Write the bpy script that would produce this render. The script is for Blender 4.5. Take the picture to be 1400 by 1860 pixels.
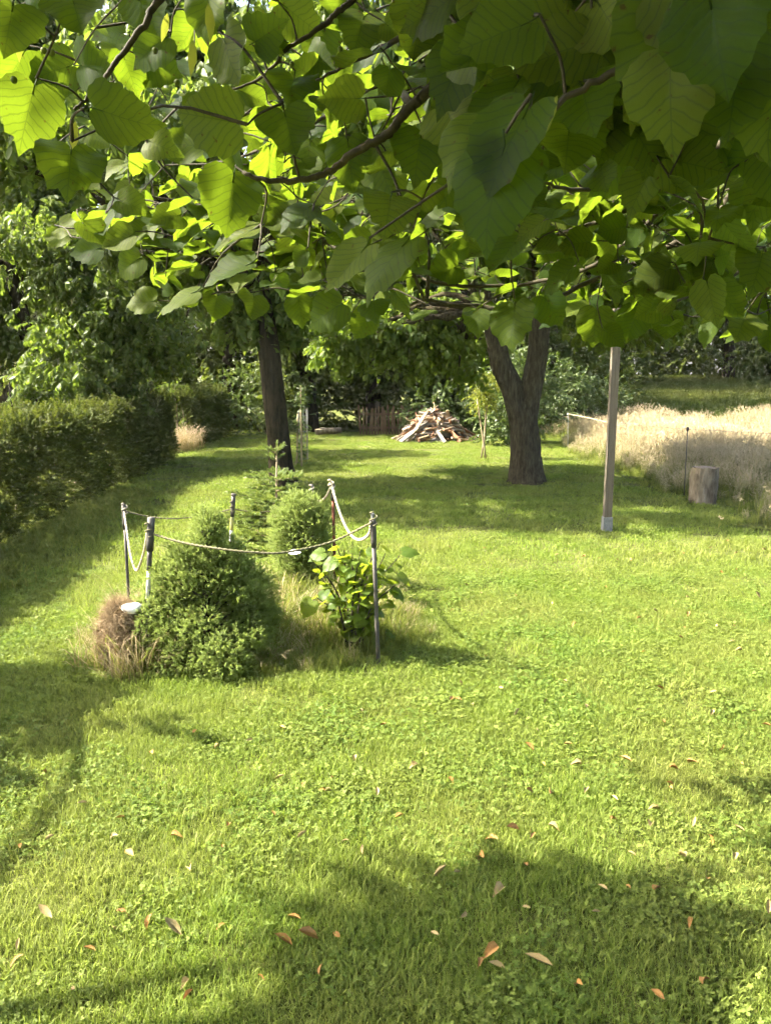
import bpy, math, random
import numpy as np
from mathutils import Vector, Matrix

random.seed(7)
RNG = np.random.default_rng(11)
sc = bpy.context.scene
for _o in list(bpy.data.objects):
    bpy.data.objects.remove(_o)
COL = sc.collection

# ------------------------------------------------------------------ camera
CAM_H, FPX, W, H, HORIZON = 1.6, 1400.0, 1400, 1860, 680
PITCH = math.atan((H / 2 - HORIZON) / FPX)
cd = bpy.data.cameras.new('camera')
cam = bpy.data.objects.new('camera', cd)
COL.objects.link(cam)
cam.location = (0, 0, CAM_H)
cam.rotation_euler = (math.pi / 2 - PITCH, 0, 0)
cd.sensor_fit = 'VERTICAL'
cd.sensor_height = 36.0
cd.lens = FPX / H * 36.0
cd.clip_start, cd.clip_end = 0.05, 800
sc.camera = cam

# ------------------------------------------------------------------ sky, sun, exposure
SUN_EL, SUN_AZ = math.radians(43), math.radians(-86)      # azimuth from +Y towards +X
SUNV = Vector((math.sin(SUN_AZ) * math.cos(SUN_EL), math.cos(SUN_AZ) * math.cos(SUN_EL), math.sin(SUN_EL)))
world = bpy.data.worlds.new('World')
sc.world = world
world.use_nodes = True
nt = world.node_tree
bg = nt.nodes['Background']
sky = nt.nodes.new('ShaderNodeTexSky')
sky.sky_type = 'NISHITA'
sky.sun_disc = False
sky.sun_elevation = SUN_EL
sky.sun_rotation = SUN_AZ
sky.air_density, sky.dust_density, sky.ozone_density = 0.8, 5.0, 0.6
nt.links.new(sky.outputs[0], bg.inputs[0])
bg.inputs[1].default_value = 0.105
sd = bpy.data.lights.new('sun', 'SUN')
sd.energy, sd.angle, sd.color = 5.0, math.radians(0.55), (1.0, 0.92, 0.77)
sun = bpy.data.objects.new('sun', sd)
COL.objects.link(sun)
sun.rotation_euler = SUNV.to_track_quat('Z', 'Y').to_euler()
vs = sc.view_settings
vs.view_transform, vs.look, vs.gamma, vs.exposure = 'Standard', 'None', 1.0, 2.75
vs.use_curve_mapping = False
cy = sc.cycles
cy.max_bounces, cy.diffuse_bounces, cy.glossy_bounces, cy.transmission_bounces, cy.transparent_max_bounces = 4, 3, 1, 4, 2
cy.use_adaptive_sampling, cy.adaptive_threshold, cy.adaptive_min_samples = True, 0.05, 12
cy.caustics_reflective = cy.caustics_refractive = False
cy.use_denoising = True
try:
    cy.denoiser = 'OPENIMAGEDENOISE'
except Exception:
    pass
cy.sample_clamp_indirect = 6.0


# ------------------------------------------------------------------ pixel helpers
def ray(u, v):
    a, b = (u - W / 2) / FPX, -(v - H / 2) / FPX
    c, s = math.cos(PITCH), math.sin(PITCH)
    return Vector((a, c + b * s, -s + b * c))


def P(u, v, y):
    """point at world depth y seen at photo pixel (u, v)"""
    r = ray(u, v)
    return Vector((0, 0, CAM_H)) + r * (y / r.y)


def G(u, v, z=0.0):
    """ground point seen at photo pixel (u, v)"""
    r = ray(u, v)
    return Vector((0, 0, CAM_H)) + r * ((z - CAM_H) / r.z)


def ss(a, b, x):
    t = np.clip((x - a) / (b - a), 0, 1)
    return t * t * (3 - 2 * t)


def gz(x, y):
    """height of the ground"""
    x, y = np.asarray(x, float), np.asarray(y, float)
    h = 0.012 * np.sin(x * 1.3 + .5) * np.sin(y * .9) + 0.008 * np.sin(x * 3.1 + y * 2.2)
    h = h + 0.07 * np.exp(-(((x + .75) / .85) ** 2 + ((y - 4.75) / .8) ** 2))
    fld = ss(4.0, 7.0, x) * ss(17, 26, y)
    h = h + fld * 0.55 + ss(22, 34, y) * 0.9 * ss(3, 8, x)
    return h


# ------------------------------------------------------------------ materials
def nodes_of(m):
    m.use_nodes = True
    t = m.node_tree
    for n in list(t.nodes):
        t.nodes.remove(n)
    return t, t.nodes.new, t.links.new


def ramp(new, stops):
    r = new('ShaderNodeValToRGB')
    e = r.color_ramp.elements
    while len(e) > 1:
        e.remove(e[-1])
    e[0].position, e[0].color = stops[0][0], (*stops[0][1], 1)
    for p, c in stops[1:]:
        k = e.new(p)
        k.color = (*c, 1)
    return r


def mixc(new, link, fac, a, b, mode='MIX'):
    m = new('ShaderNodeMix')
    m.data_type, m.blend_type = 'RGBA', mode
    for sock, val in ((m.inputs[0], fac), (m.inputs[6], a), (m.inputs[7], b)):
        if hasattr(val, 'is_output'):
            link(val, sock)
        elif isinstance(val, (int, float)):
            sock.default_value = val
        else:
            sock.default_value = (*val, 1)
    return m.outputs[2]


def leaf_mat(name, refl, trans, tw=0.5, rough=0.45, spec=0.35, var=0.35, hue=(0.16, 0.15, 0.02), veins=False, patch=0.0, dry=None):
    """refl / trans: reflected and transmitted colour; per-leaf 'tint' and per-instance random vary them"""
    m = bpy.data.materials.new(name)
    t, new, link = nodes_of(m)
    out = new('ShaderNodeOutputMaterial')
    at = new('ShaderNodeAttribute')
    at.attribute_name = 'tint'
    sep = new('ShaderNodeSeparateColor')
    link(at.outputs['Color'], sep.inputs[0])
    oi = new('ShaderNodeObjectInfo')
    add = new('ShaderNodeMath')
    add.operation = 'ADD'
    link(sep.outputs[0], add.inputs[0])
    link(oi.outputs['Random'], add.inputs[1])
    frac = new('ShaderNodeMath')
    frac.operation = 'FRACT'
    link(add.outputs[0], frac.inputs[0])
    val = new('ShaderNodeMapRange')
    link(frac.outputs[0], val.inputs[0])
    val.inputs[3].default_value, val.inputs[4].default_value = 1 - var, 1 + var
    rc = mixc(new, link, frac.outputs[0], refl, tuple(.6 * a + .4 * b for a, b in zip(refl, hue)))
    tc = mixc(new, link, frac.outputs[0], trans, tuple(.75 * a + .25 * b for a, b in zip(trans, hue)))
    if patch:
        geo = new('ShaderNodeNewGeometry')
        nz = new('ShaderNodeTexNoise')
        nz.inputs['Scale'].default_value = patch
        nz.inputs['Detail'].default_value = 3
        link(geo.outputs['Position'], nz.inputs['Vector'])
        rp = ramp(new, [(.36, (0, 0, 0)), (.66, (1, 1, 1))])
        link(nz.outputs[0], rp.inputs[0])
        d = dry or hue
        rc = mixc(new, link, rp.outputs[0], rc, tuple(.45 * a + .55 * b for a, b in zip(refl, d)))
        tc = mixc(new, link, rp.outputs[0], tc, tuple(.5 * a + .5 * b for a, b in zip(trans, d)))
    rc = mixc(new, link, 1.0, rc, val.outputs[0], 'MULTIPLY')
    bump = None
    if veins:
        uv = new('ShaderNodeUVMap')
        sx = new('ShaderNodeSeparateXYZ')
        link(uv.outputs[0], sx.inputs[0])

        def mth(op, a, b=None, c=None):
            k = new('ShaderNodeMath')
            k.operation = op
            for i, q in enumerate((a, b, c)):
                if q is None:
                    continue
                if hasattr(q, 'is_output'):
                    link(q, k.inputs[i])
                else:
                    k.inputs[i].default_value = q
            return k.outputs[0]
        ax = mth('ABSOLUTE', sx.outputs[0])
        w = mth('SUBTRACT', sx.outputs[1], mth('MULTIPLY', ax, 0.85))
        w = mth('ADD', w, mth('MULTIPLY', mth('MULTIPLY', ax, ax), 0.35))
        nw = new('ShaderNodeTexNoise')
        nw.inputs['Scale'].default_value = 3.2
        ofs = new('ShaderNodeVectorMath')
        ofs.operation = 'ADD'
        link(uv.outputs[0], ofs.inputs[0])
        link(oi.outputs['Location'], ofs.inputs[1])
        link(ofs.outputs[0], nw.inputs['Vector'])
        w = mth('ADD', w, mth('MULTIPLY', nw.outputs[0], .16))
        fr = mth('FRACT', mth('MULTIPLY', mth('ADD', w, 2.0), 6.5))
        tri = mth('ABSOLUTE', mth('SUBTRACT', fr, .5))            # 0 at the vein
        side = mth('SUBTRACT', 1.0, mth('DIVIDE', tri, .13))
        mid = mth('SUBTRACT', 1.0, mth('DIVIDE', ax, .014))
        v = mth('MAXIMUM', mth('MAXIMUM', side, mid), 0.0)
        v = mth('MINIMUM', v, 1.0)
        nz2 = new('ShaderNodeTexNoise')
        nz2.inputs['Scale'].default_value = 26
        nz2.inputs['Detail'].default_value = 3
        link(uv.outputs[0], nz2.inputs['Vector'])
        rc = mixc(new, link, mth('MULTIPLY', v, .55), rc, tuple(min(1, a * 1.9 + .02) for a in refl))
        tc = mixc(new, link, mth('MULTIPLY', v, .75), tc, tuple(a * .33 for a in trans))
        spot = new('ShaderNodeTexNoise')
        spot.inputs['Scale'].default_value = 7
        spot.inputs['Detail'].default_value = 6
        off = new('ShaderNodeVectorMath')
        off.operation = 'ADD'
        link(uv.outputs[0], off.inputs[0])
        link(oi.outputs['Location'], off.inputs[1])
        link(off.outputs[0], spot.inputs['Vector'])
        srp = ramp(new, [(.66, (0, 0, 0)), (.72, (1, 1, 1))])
        link(spot.outputs[0], srp.inputs[0])
        tc = mixc(new, link, srp.outputs[0], tc, (.08, .06, .01))
        rc = mixc(new, link, srp.outputs[0], rc, (.06, .035, .012))
        tc = mixc(new, link, mth('MULTIPLY', nz2.outputs[0], .45), tc, tuple(a * .6 for a in trans))
        bump = new('ShaderNodeBump')
        bump.inputs['Strength'].default_value = .22
        bump.inputs['Distance'].default_value = .0015
        hgt = mth('ADD', tri, mth('MULTIPLY', nz2.outputs[0], .25))
        link(hgt, bump.inputs['Height'])
    pr = new('ShaderNodeBsdfPrincipled')
    link(rc, pr.inputs['Base Color'])
    pr.inputs['Roughness'].default_value = rough
    pr.inputs['Specular IOR Level'].default_value = spec
    tr = new('ShaderNodeBsdfTranslucent')
    link(tc, tr.inputs[0])
    if bump:
        link(bump.outputs[0], pr.inputs['Normal'])
    mx = new('ShaderNodeMixShader')
    mx.inputs[0].default_value = tw
    link(pr.outputs[0], mx.inputs[1])
    link(tr.outputs[0], mx.inputs[2])
    link(mx.outputs[0], out.inputs[0])
    return m


def solid_mat(name, c1, c2, scale=20.0, rough=0.8, bump=0.3, bdist=.01, stretch=(1, 1, 1), metal=0.0, spec=.3, c3=None, fine=4):
    m = bpy.data.materials.new(name)
    t, new, link = nodes_of(m)
    out = new('ShaderNodeOutputMaterial')
    pr = new('ShaderNodeBsdfPrincipled')
    tc = new('ShaderNodeTexCoord')
    mp = new('ShaderNodeMapping')
    mp.inputs['Scale'].default_value = stretch
    link(tc.outputs['Object'], mp.inputs[0])
    nz = new('ShaderNodeTexNoise')
    nz.inputs['Scale'].default_value = scale
    nz.inputs['Detail'].default_value = fine + 2
    nz.inputs['Roughness'].default_value = .65
    link(mp.outputs[0], nz.inputs['Vector'])
    stops = [(.32, c1), (.66, c2)] if c3 is None else [(.3, c1), (.52, c2), (.72, c3)]
    rp = ramp(new, stops)
    link(nz.outputs[0], rp.inputs[0])
    link(rp.outputs[0], pr.inputs['Base Color'])
    pr.inputs['Roughness'].default_value = rough
    pr.inputs['Metallic'].default_value = metal
    pr.inputs['Specular IOR Level'].default_value = spec
    bp = new('ShaderNodeBump')
    bp.inputs['Strength'].default_value = bump
    bp.inputs['Distance'].default_value = bdist
    link(nz.outputs[0], bp.inputs['Height'])
    link(bp.outputs[0], pr.inputs['Normal'])
    link(pr.outputs[0], out.inputs[0])
    return m


def tint_mat(name, stops, rough=.85, trans=0.0):
    """colour from the 'tint' attribute's red (random) and green (height up the blade)"""
    m = bpy.data.materials.new(name)
    t, new, link = nodes_of(m)
    out = new('ShaderNodeOutputMaterial')
    at = new('ShaderNodeAttribute')
    at.attribute_name = 'tint'
    sep = new('ShaderNodeSeparateColor')
    link(at.outputs['Color'], sep.inputs[0])
    mul = new('ShaderNodeMath')
    mul.operation = 'MULTIPLY_ADD'
    link(sep.outputs[0], mul.inputs[0])
    mul.inputs[1].default_value = .35
    link(sep.outputs[1], mul.inputs[2])
    sub = new('ShaderNodeMath')
    sub.operation = 'SUBTRACT'
    link(mul.outputs[0], sub.inputs[0])
    sub.inputs[1].default_value = .17
    rp = ramp(new, stops)
    link(sub.outputs[0], rp.inputs[0])
    df = new('ShaderNodeBsdfPrincipled')
    df.inputs['Roughness'].default_value = rough
    df.inputs['Specular IOR Level'].default_value = .2
    link(rp.outputs[0], df.inputs['Base Color'])
    if trans:
        tr = new('ShaderNodeBsdfTranslucent')
        link(rp.outputs[0], tr.inputs[0])
        mx = new('ShaderNodeMixShader')
        mx.inputs[0].default_value = trans
        link(df.outputs[0], mx.inputs[1])
        link(tr.outputs[0], mx.inputs[2])
        link(mx.outputs[0], out.inputs[0])
    else:
        link(df.outputs[0], out.inputs[0])
    return m


M = {}
M['lime'] = leaf_mat('lime_leaf', (.013, .032, .007), (.17, .26, .012), .52, .55, .07, .35, (.14, .15, .02), veins=True)
M['cherry'] = leaf_mat('cherry_leaf', (.052, .098, .02), (.18, .27, .025), .45, .5, .2, .35, (.16, .16, .03))
M['apple'] = leaf_mat('forked_tree_leaf', (.055, .105, .02), (.22, .33, .025), .45, .5, .2, .35, (.15, .15, .02))
M['wood'] = leaf_mat('woodland_leaf', (.05, .08, .016), (.14, .19, .02), .38, .6, .1, .4, (.09, .085, .02))
M['pale'] = leaf_mat('pale_leaf', (.14, .17, .075), (.25, .28, .08), .42, .5, .25, .3, (.22, .2, .09))
M['bush'] = leaf_mat('bush_leaf', (.055, .095, .025), (.12, .19, .025), .32, .42, .3, .35, (.11, .11, .03))
M['hedge'] = leaf_mat('hedge_leaf', (.052, .085, .018), (.13, .17, .018), .32, .6, .12, .35, (.1, .1, .02), patch=1.4)
M['sapling'] = leaf_mat('sapling_leaf', (.13, .17, .03), (.3, .34, .03), .45, .5, .2, .3, (.22, .2, .04))
M['shrub'] = leaf_mat('shrub_leaf', (.07, .13, .02), (.36, .46, .02), .55, .45, .2, .3, (.2, .2, .03), veins=True)
M['spruce'] = leaf_mat('spruce_needle', (.19, .255, .065), (.38, .46, .11), .45, .5, .15, .25, (.21, .27, .08))
M['fir'] = leaf_mat('fir_needle', (.11, .175, .04), (.2, .26, .04), .3, .5, .2, .3, (.22, .24, .07))
M['grass'] = leaf_mat('lawn_grass', (.118, .19, .03), (.24, .345, .036), .42, .55, .14, .32, (.24, .25, .06), patch=1.1, dry=(.26, .255, .075))
M['clover'] = leaf_mat('clover_leaf', (.092, .165, .028), (.205, .31, .032), .4, .55, .15, .32, (.2, .23, .05), patch=1.7, dry=(.21, .22, .05))
M['field'] = leaf_mat('field_grass', (.07, .115, .02), (.14, .19, .02), .35, .55, .15, .3, (.16, .15, .03), patch=.5)
M['weed'] = leaf_mat('weed_blade', (.11, .16, .03), (.25, .3, .04), .42, .55, .15, .3, (.28, .24, .07))
M['dry'] = tint_mat('dry_grass', [(0, (.10, .10, .03)), (.4, (.26, .21, .09)), (.75, (.45, .36, .2)), (1, (.56, .44, .29))], .8, .3)
M['meadow'] = tint_mat('meadow_grass', [(0, (.055, .085, .018)), (.4, (.17, .19, .06)), (.66, (.3, .27, .13)), (1, (.46, .38, .24))], .85, .3)
M['bark'] = solid_mat('bark', (.016, .013, .008), (.055, .046, .026), 30, .95, 1.0, .03, (1, 1, .22), spec=.1, c3=(.095, .085, .05))
M['bark_brown'] = solid_mat('bark_brown', (.013, .011, .006), (.045, .036, .02), 22, .95, .9, .03, (1, 1, .25), spec=.1)
M['twig'] = solid_mat('twig_bark', (.022, .02, .012), (.06, .05, .028), 60, .8, .5, .004, spec=.2)
M['twig_pale'] = solid_mat('pale_twig', (.16, .12, .07), (.3, .24, .15), 40, .8, .4, .004)
M['stake'] = solid_mat('stake_wood', (.2, .16, .09), (.34, .28, .17), 30, .85, .3, .004, (1, 1, .1))
M['post'] = solid_mat('post_wood', (.05, .043, .03), (.125, .108, .08), 26, .9, .7, .006, (1, 1, .06), spec=.1, c3=(.085, .07, .048))
M['galv'] = solid_mat('galvanised_steel', (.13, .135, .13), (.21, .22, .215), 40, .6, .2, .001, metal=.2)
M['log'] = solid_mat('weathered_log', (.06, .046, .028), (.17, .14, .095), 14, .95, 1.0, .03, (1, 1, .3), spec=.1, c3=(.27, .235, .17))
M['logtop'] = solid_mat('log_cut_face', (.1, .08, .06), (.22, .18, .13), 25, .9, .4, .006)
M['rope_dark'] = solid_mat('weathered_rope', (.09, .085, .045), (.19, .175, .1), 90, .9, .6, .003)
M['rope_pale'] = solid_mat('pale_rope', (.3, .26, .18), (.46, .4, .29), 90, .9, .6, .003)
M['pipe_dark'] = solid_mat('dark_pipe', (.035, .033, .03), (.085, .075, .065), 30, .6, .2, .002, spec=.4)
M['pipe_grip'] = solid_mat('grey_rubber_sleeve', (.045, .042, .038), (.085, .08, .07), 30, .6, .2, .002)
M['pipe_pale'] = solid_mat('pale_pipe', (.42, .41, .4), (.58, .57, .55), 24, .45, .15, .002, metal=.2)
M['pipe_yellow'] = solid_mat('yellowed_pipe', (.34, .33, .1), (.5, .47, .2), 24, .5, .15, .002)
M['pipe_rust'] = solid_mat('rusty_pipe', (.1, .03, .016), (.19, .065, .03), 30, .75, .4, .003)
M['white'] = solid_mat('white_stone', (.72, .7, .66), (.84, .82, .78), 25, .7, .3, .004)
M['straw'] = tint_mat('matted_straw', [(0, (.09, .065, .03)), (.5, (.22, .155, .08)), (1, (.36, .27, .16))], .85, .15)
M['thatch'] = solid_mat('straw_core', (.13, .085, .045), (.25, .17, .1), 40, .95, .8, .01)
M['soil'] = solid_mat('bare_soil', (.04, .03, .02), (.1, .075, .05), 12, .95, .8, .02)
M['plank_new'] = solid_mat('pale_timber', (.2, .13, .07), (.4, .29, .18), 9, .8, .3, .004, (4, .5, 4))
M['plank_grey'] = solid_mat('grey_timber', (.1, .085, .07), (.26, .22, .18), 9, .85, .4, .004, (4, .5, 4))
M['plank_brown'] = solid_mat('brown_timber', (.09, .045, .022), (.25, .13, .065), 9, .85, .4, .004, (4, .5, 4))
M['ash'] = solid_mat('grey_ash', (.06, .055, .05), (.17, .155, .14), 30, .95, .6, .01)
M['picket'] = solid_mat('picket_wood', (.06, .04, .02), (.16, .105, .055), 12, .9, .4, .005, (1, 1, .15))
M['deadleaf'] = solid_mat('dead_leaf_brown', (.2, .1, .025), (.36, .2, .055), 60, .65, .3, .001)
M['paleleaf'] = solid_mat('dead_leaf_pale', (.2, .15, .055), (.36, .28, .12), 60, .6, .3, .001)
M['flower'] = solid_mat('straw_flower', (.5, .4, .2), (.65, .55, .3), 60, .8, .2, .002)
M['petal'] = solid_mat('white_petal', (.75, .75, .7), (.85, .85, .8), 60, .7, .1, .001)


def ground_material():
    m = bpy.data.materials.new('ground_soil_and_moss')
    t, new, link = nodes_of(m)
    out = new('ShaderNodeOutputMaterial')
    pr = new('ShaderNodeBsdfPrincipled')
    geo = new('ShaderNodeNewGeometry')
    n1 = new('ShaderNodeTexNoise')
    n1.inputs['Scale'].default_value = 1.3
    n1.inputs['Detail'].default_value = 5
    n2 = new('ShaderNodeTexNoise')
    n2.inputs['Scale'].default_value = 45
    n2.inputs['Detail'].default_value = 5
    link(geo.outputs['Position'], n1.inputs['Vector'])
    link(geo.outputs['Position'], n2.inputs['Vector'])
    r1 = ramp(new, [(.35, (.06, .085, .016)), (.65, (.12, .125, .035))])
    r2 = ramp(new, [(.3, (.03, .035, .01)), (.7, (.12, .14, .03))])
    link(n1.outputs[0], r1.inputs[0])
    link(n2.outputs[0], r2.inputs[0])
    c = mixc(new, link, .5, r1.outputs[0], r2.outputs[0])
    link(c, pr.inputs['Base Color'])
    pr.inputs['Roughness'].default_value = .95
    pr.inputs['Specular IOR Level'].default_value = .1
    bp = new('ShaderNodeBump')
    bp.inputs['Strength'].default_value = .7
    bp.inputs['Distance'].default_value = .02
    link(n2.outputs[0], bp.inputs['Height'])
    link(bp.outputs[0], pr.inputs['Normal'])
    link(pr.outputs[0], out.inputs[0])
    return m


M['ground'] = ground_material()


# ------------------------------------------------------------------ mesh builder
class MB:
    def __init__(self):
        self.v, self.f, self.t, self.uv, self.n = [], [], [], [], 0

    def add(self, verts, faces, tint=None, uv=None):
        verts = np.asarray(verts, float)
        k = len(verts)
        self.v.append(verts)
        self.f.extend([tuple(int(i) + self.n for i in f) for f in faces])
        if tint is None:
            tint = np.tile([.5, .5, .5], (k, 1))
        tint = np.asarray(tint, float)
        if tint.ndim == 1:
            tint = np.tile(tint, (k, 1))
        self.t.append(tint)
        self.uv.append(np.zeros((k, 2)) if uv is None else np.asarray(uv, float))
        self.n += k

    def mesh(self, name, mat, smooth=True):
        me = bpy.data.meshes.new(name)
        V = np.concatenate(self.v) if self.v else np.zeros((0, 3))
        me.from_pydata(V.tolist(), [], self.f)
        T = np.concatenate(self.t)
        a = me.attributes.new('tint', 'FLOAT_COLOR', 'POINT')
        a.data.foreach_set('color', np.c_[T, np.ones(len(T))].astype(np.float32).ravel())
        U = np.concatenate(self.uv)
        if np.any(U):
            ul = me.uv_layers.new(name='UVMap')
            idx = np.zeros(len(me.loops), np.int32)
            me.loops.foreach_get('vertex_index', idx)
            ul.data.foreach_set('uv', U[idx].astype(np.float32).ravel())
        me.materials.append(mat)
        if smooth:
            me.polygons.foreach_set('use_smooth', np.ones(len(me.polygons), bool))
        me.update()
        return me

    def build(self, name, mat, parent=None, smooth=True):
        return link_obj(name, self.mesh(name, mat, smooth), parent)


def link_obj(name, data, parent=None):
    o = bpy.data.objects.new(name, data)
    COL.objects.link(o)
    if parent is not None:
        o.parent = parent
        o.matrix_parent_inverse = Matrix.Translation(-parent.location) if parent.type == 'EMPTY' else Matrix()
    return o


def tag(o, label=None, cat=None, group=None, kind=None):
    for k, v in (('label', label), ('category', cat), ('group', group), ('kind', kind)):
        if v:
            o[k] = v
    return o


def thing(name, label, cat, loc, group=None):
    """an Empty at the thing's base; children are given in world coordinates"""
    o = bpy.data.objects.new(name, None)
    o.empty_display_size = .05
    COL.objects.link(o)
    o.location = loc
    return tag(o, label, cat, group)


def frame_along(d):
    d = np.asarray(d, float)
    d = d / (np.linalg.norm(d) + 1e-9)
    a = np.array([0, 0, 1.0]) if abs(d[2]) < .9 else np.array([1.0, 0, 0])
    x = np.cross(a, d)
    x /= np.linalg.norm(x)
    return x, np.cross(d, x), d


def tube(mb, pts, radii, sides=8, cap=True, rough=0.0, tint=None, seed=0):
    pts = np.asarray([tuple(p) for p in pts], float)
    n = len(pts)
    radii = np.broadcast_to(np.asarray(radii, float), (n,))
    r = np.random.default_rng(seed)
    tang = np.gradient(pts, axis=0)
    x, y, _ = frame_along(tang[0])
    V = []
    ph = r.uniform(0, 6.28, 4)
    for i in range(n):
        d = tang[i] / (np.linalg.norm(tang[i]) + 1e-9)
        x = x - d * np.dot(x, d)
        x /= np.linalg.norm(x) + 1e-9
        y = np.cross(d, x)
        a = np.linspace(0, 2 * np.pi, sides, endpoint=False)
        rr = radii[i]
        if rough:
            rr = rr * (1 + rough * (np.sin(3 * a + ph[0] + i * .22) * .5 + np.sin(5 * a + ph[1] - i * .3) * .35 + r.normal(0, .3, sides)))
        V.append(pts[i] + np.outer(np.cos(a) * rr, x) + np.outer(np.sin(a) * rr, y))
    V = np.concatenate(V)
    F = []
    for i in range(n - 1):
        for j in range(sides):
            k = (j + 1) % sides
            F.append((i * sides + j, i * sides + k, (i + 1) * sides + k, (i + 1) * sides + j))
    if cap:
        F.append(tuple(range(sides - 1, -1, -1)))
        F.append(tuple(range((n - 1) * sides, n * sides)))
    mb.add(V, F, tint)


def bez(pts, n=12):
    """Catmull-Rom through pts"""
    p = np.asarray([tuple(q) for q in pts], float)
    if len(p) < 3:
        t = np.linspace(0, 1, n)[:, None]
        return p[0] * (1 - t) + p[-1] * t
    q = np.vstack([2 * p[0] - p[1], p, 2 * p[-1] - p[-2]])
    out = []
    for i in range(1, len(q) - 2):
        t = np.linspace(0, 1, n, endpoint=False)[:, None]
        a, b, c, d = q[i - 1], q[i], q[i + 1], q[i + 2]
        out.append(.5 * (2 * b + (c - a) * t + (2 * a - 5 * b + 4 * c - d) * t ** 2 + (3 * b - a - 3 * c + d) * t ** 3))
    out.append(p[-1][None])
    return np.concatenate(out)


def box(mb, c, size, rot=None, tint=None, bev=0.0):
    x, y, z = (s / 2 for s in size)
    b = min(bev, x * .5, y * .5, z * .5)
    if b:
        V, F = [], []
        for sz, zz in ((-1, z), (-1, z - b), (1, z - b), (1, z)):
            pass
        ring = lambda X, Y, Z: [(-X, -Y, Z), (X, -Y, Z), (X, Y, Z), (-X, Y, Z)]
        V = ring(x - b, y - b, -z) + ring(x, y, -z + b) + ring(x, y, z - b) + ring(x - b, y - b, z)
        for k in range(3):
            for j in range(4):
                i = (j + 1) % 4
                F.append((4 * k + j, 4 * k + i, 4 * k + 4 + i, 4 * k + 4 + j))
        F += [(3, 2, 1, 0), (12, 13, 14, 15)]
    else:
        V = [(-x, -y, -z), (x, -y, -z), (x, y, -z), (-x, y, -z), (-x, -y, z), (x, -y, z), (x, y, z), (-x, y, z)]
        F = [(3, 2, 1, 0), (4, 5, 6, 7), (0, 1, 5, 4), (1, 2, 6, 5), (2, 3, 7, 6), (3, 0, 4, 7)]
    V = np.asarray(V, float)
    if rot is not None:
        V = V @ np.asarray(rot.to_3x3()).T
    mb.add(V + np.asarray(tuple(c)), F, tint)


# ------------------------------------------------------------------ leaves, blades, sprays
def add_leaf(mb, base, d, nrm, L, Wd, fold=.25, curl=.3, tint=.5, stations=3):
    """simple folded leaf from base along d"""
    d = np.asarray(d, float)
    d = d / np.linalg.norm(d)
    nrm = np.asarray(nrm, float) - d * np.dot(nrm, d)
    nrm = nrm / (np.linalg.norm(nrm) + 1e-9)
    s = np.cross(d, nrm)
    if stations == 2:
        prof = [(.0, .0), (.42, .5), (1.0, 0)]
    else:
        prof = [(0, 0), (.22, .38), (.52, .5), (.8, .27), (1.0, 0)]
    V, F = [], []
    base = np.asarray(base, float)
    rows = []
    for t, w in prof:
        c = base + d * (t * L * (1 - .12 * curl * t)) - nrm * (curl * L * t * t * .5)
        if w == 0:
            rows.append([len(V)])
            V.append(c)
        else:
            rows.append([len(V), len(V) + 1, len(V) + 2])
            V += [c - s * w * Wd + nrm * fold * w * Wd, c, c + s * w * Wd + nrm * fold * w * Wd]
    for a, b in zip(rows[:-1], rows[1:]):
        if len(a) == 1:
            F += [(a[0], b[1], b[0]), (a[0], b[2], b[1])]
        elif len(b) == 1:
            F += [(a[0], a[1], b[0]), (a[1], a[2], b[0])]
        else:
            F += [(a[0], a[1], b[1], b[0]), (a[1], a[2], b[2], b[1])]
    mb.add(V, F, [tint, .5, .5])


def spray(seed, mat, L=.34, n=13, leaf=(.075, .036), droop=.55, hang=.6, stations=3, twig=True, spread=1.0):
    """a twig along +X with alternate drooping leaves"""
    r = np.random.default_rng(seed)
    mb = MB()
    pts = [np.array([0, 0, 0.0])]
    d = np.array([1, 0, .15])
    for i in range(6):
        d = d + np.array([0, r.normal(0, .12), -droop / 6 + r.normal(0, .06)])
        d /= np.linalg.norm(d)
        pts.append(pts[-1] + d * L / 6)
    pts = np.array(pts)
    if twig:
        tube(mb, pts, np.linspace(.0035, .0012, 7) * L / .34, 3, False, tint=[.05, .5, .5])
    for i in range(n):
        t = (i + .6) / n * 6
        k = min(int(t), 5)
        p = pts[k] + (pts[k + 1] - pts[k]) * (t - k)
        td = pts[k + 1] - pts[k]
        td /= np.linalg.norm(td)
        side = np.cross(td, [0, 0, 1]) * (1 if i % 2 else -1) * spread
        ld = td * r.uniform(.3, .9) + side * r.uniform(.5, 1) + np.array([0, 0, -hang * r.uniform(.3, 1.4)]) + r.normal(0, .2, 3)
        nn = np.array([0, 0, 1]) + r.normal(0, .45, 3) + ld * .2
        Lf = leaf[0] * r.uniform(.7, 1.2)
        add_leaf(mb, p, ld, nn, Lf, leaf[1] * r.uniform(.85, 1.15) * Lf / leaf[0], .25, r.uniform(0, .7), r.uniform(), stations)
    return mb.mesh('spray', mat)


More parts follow.
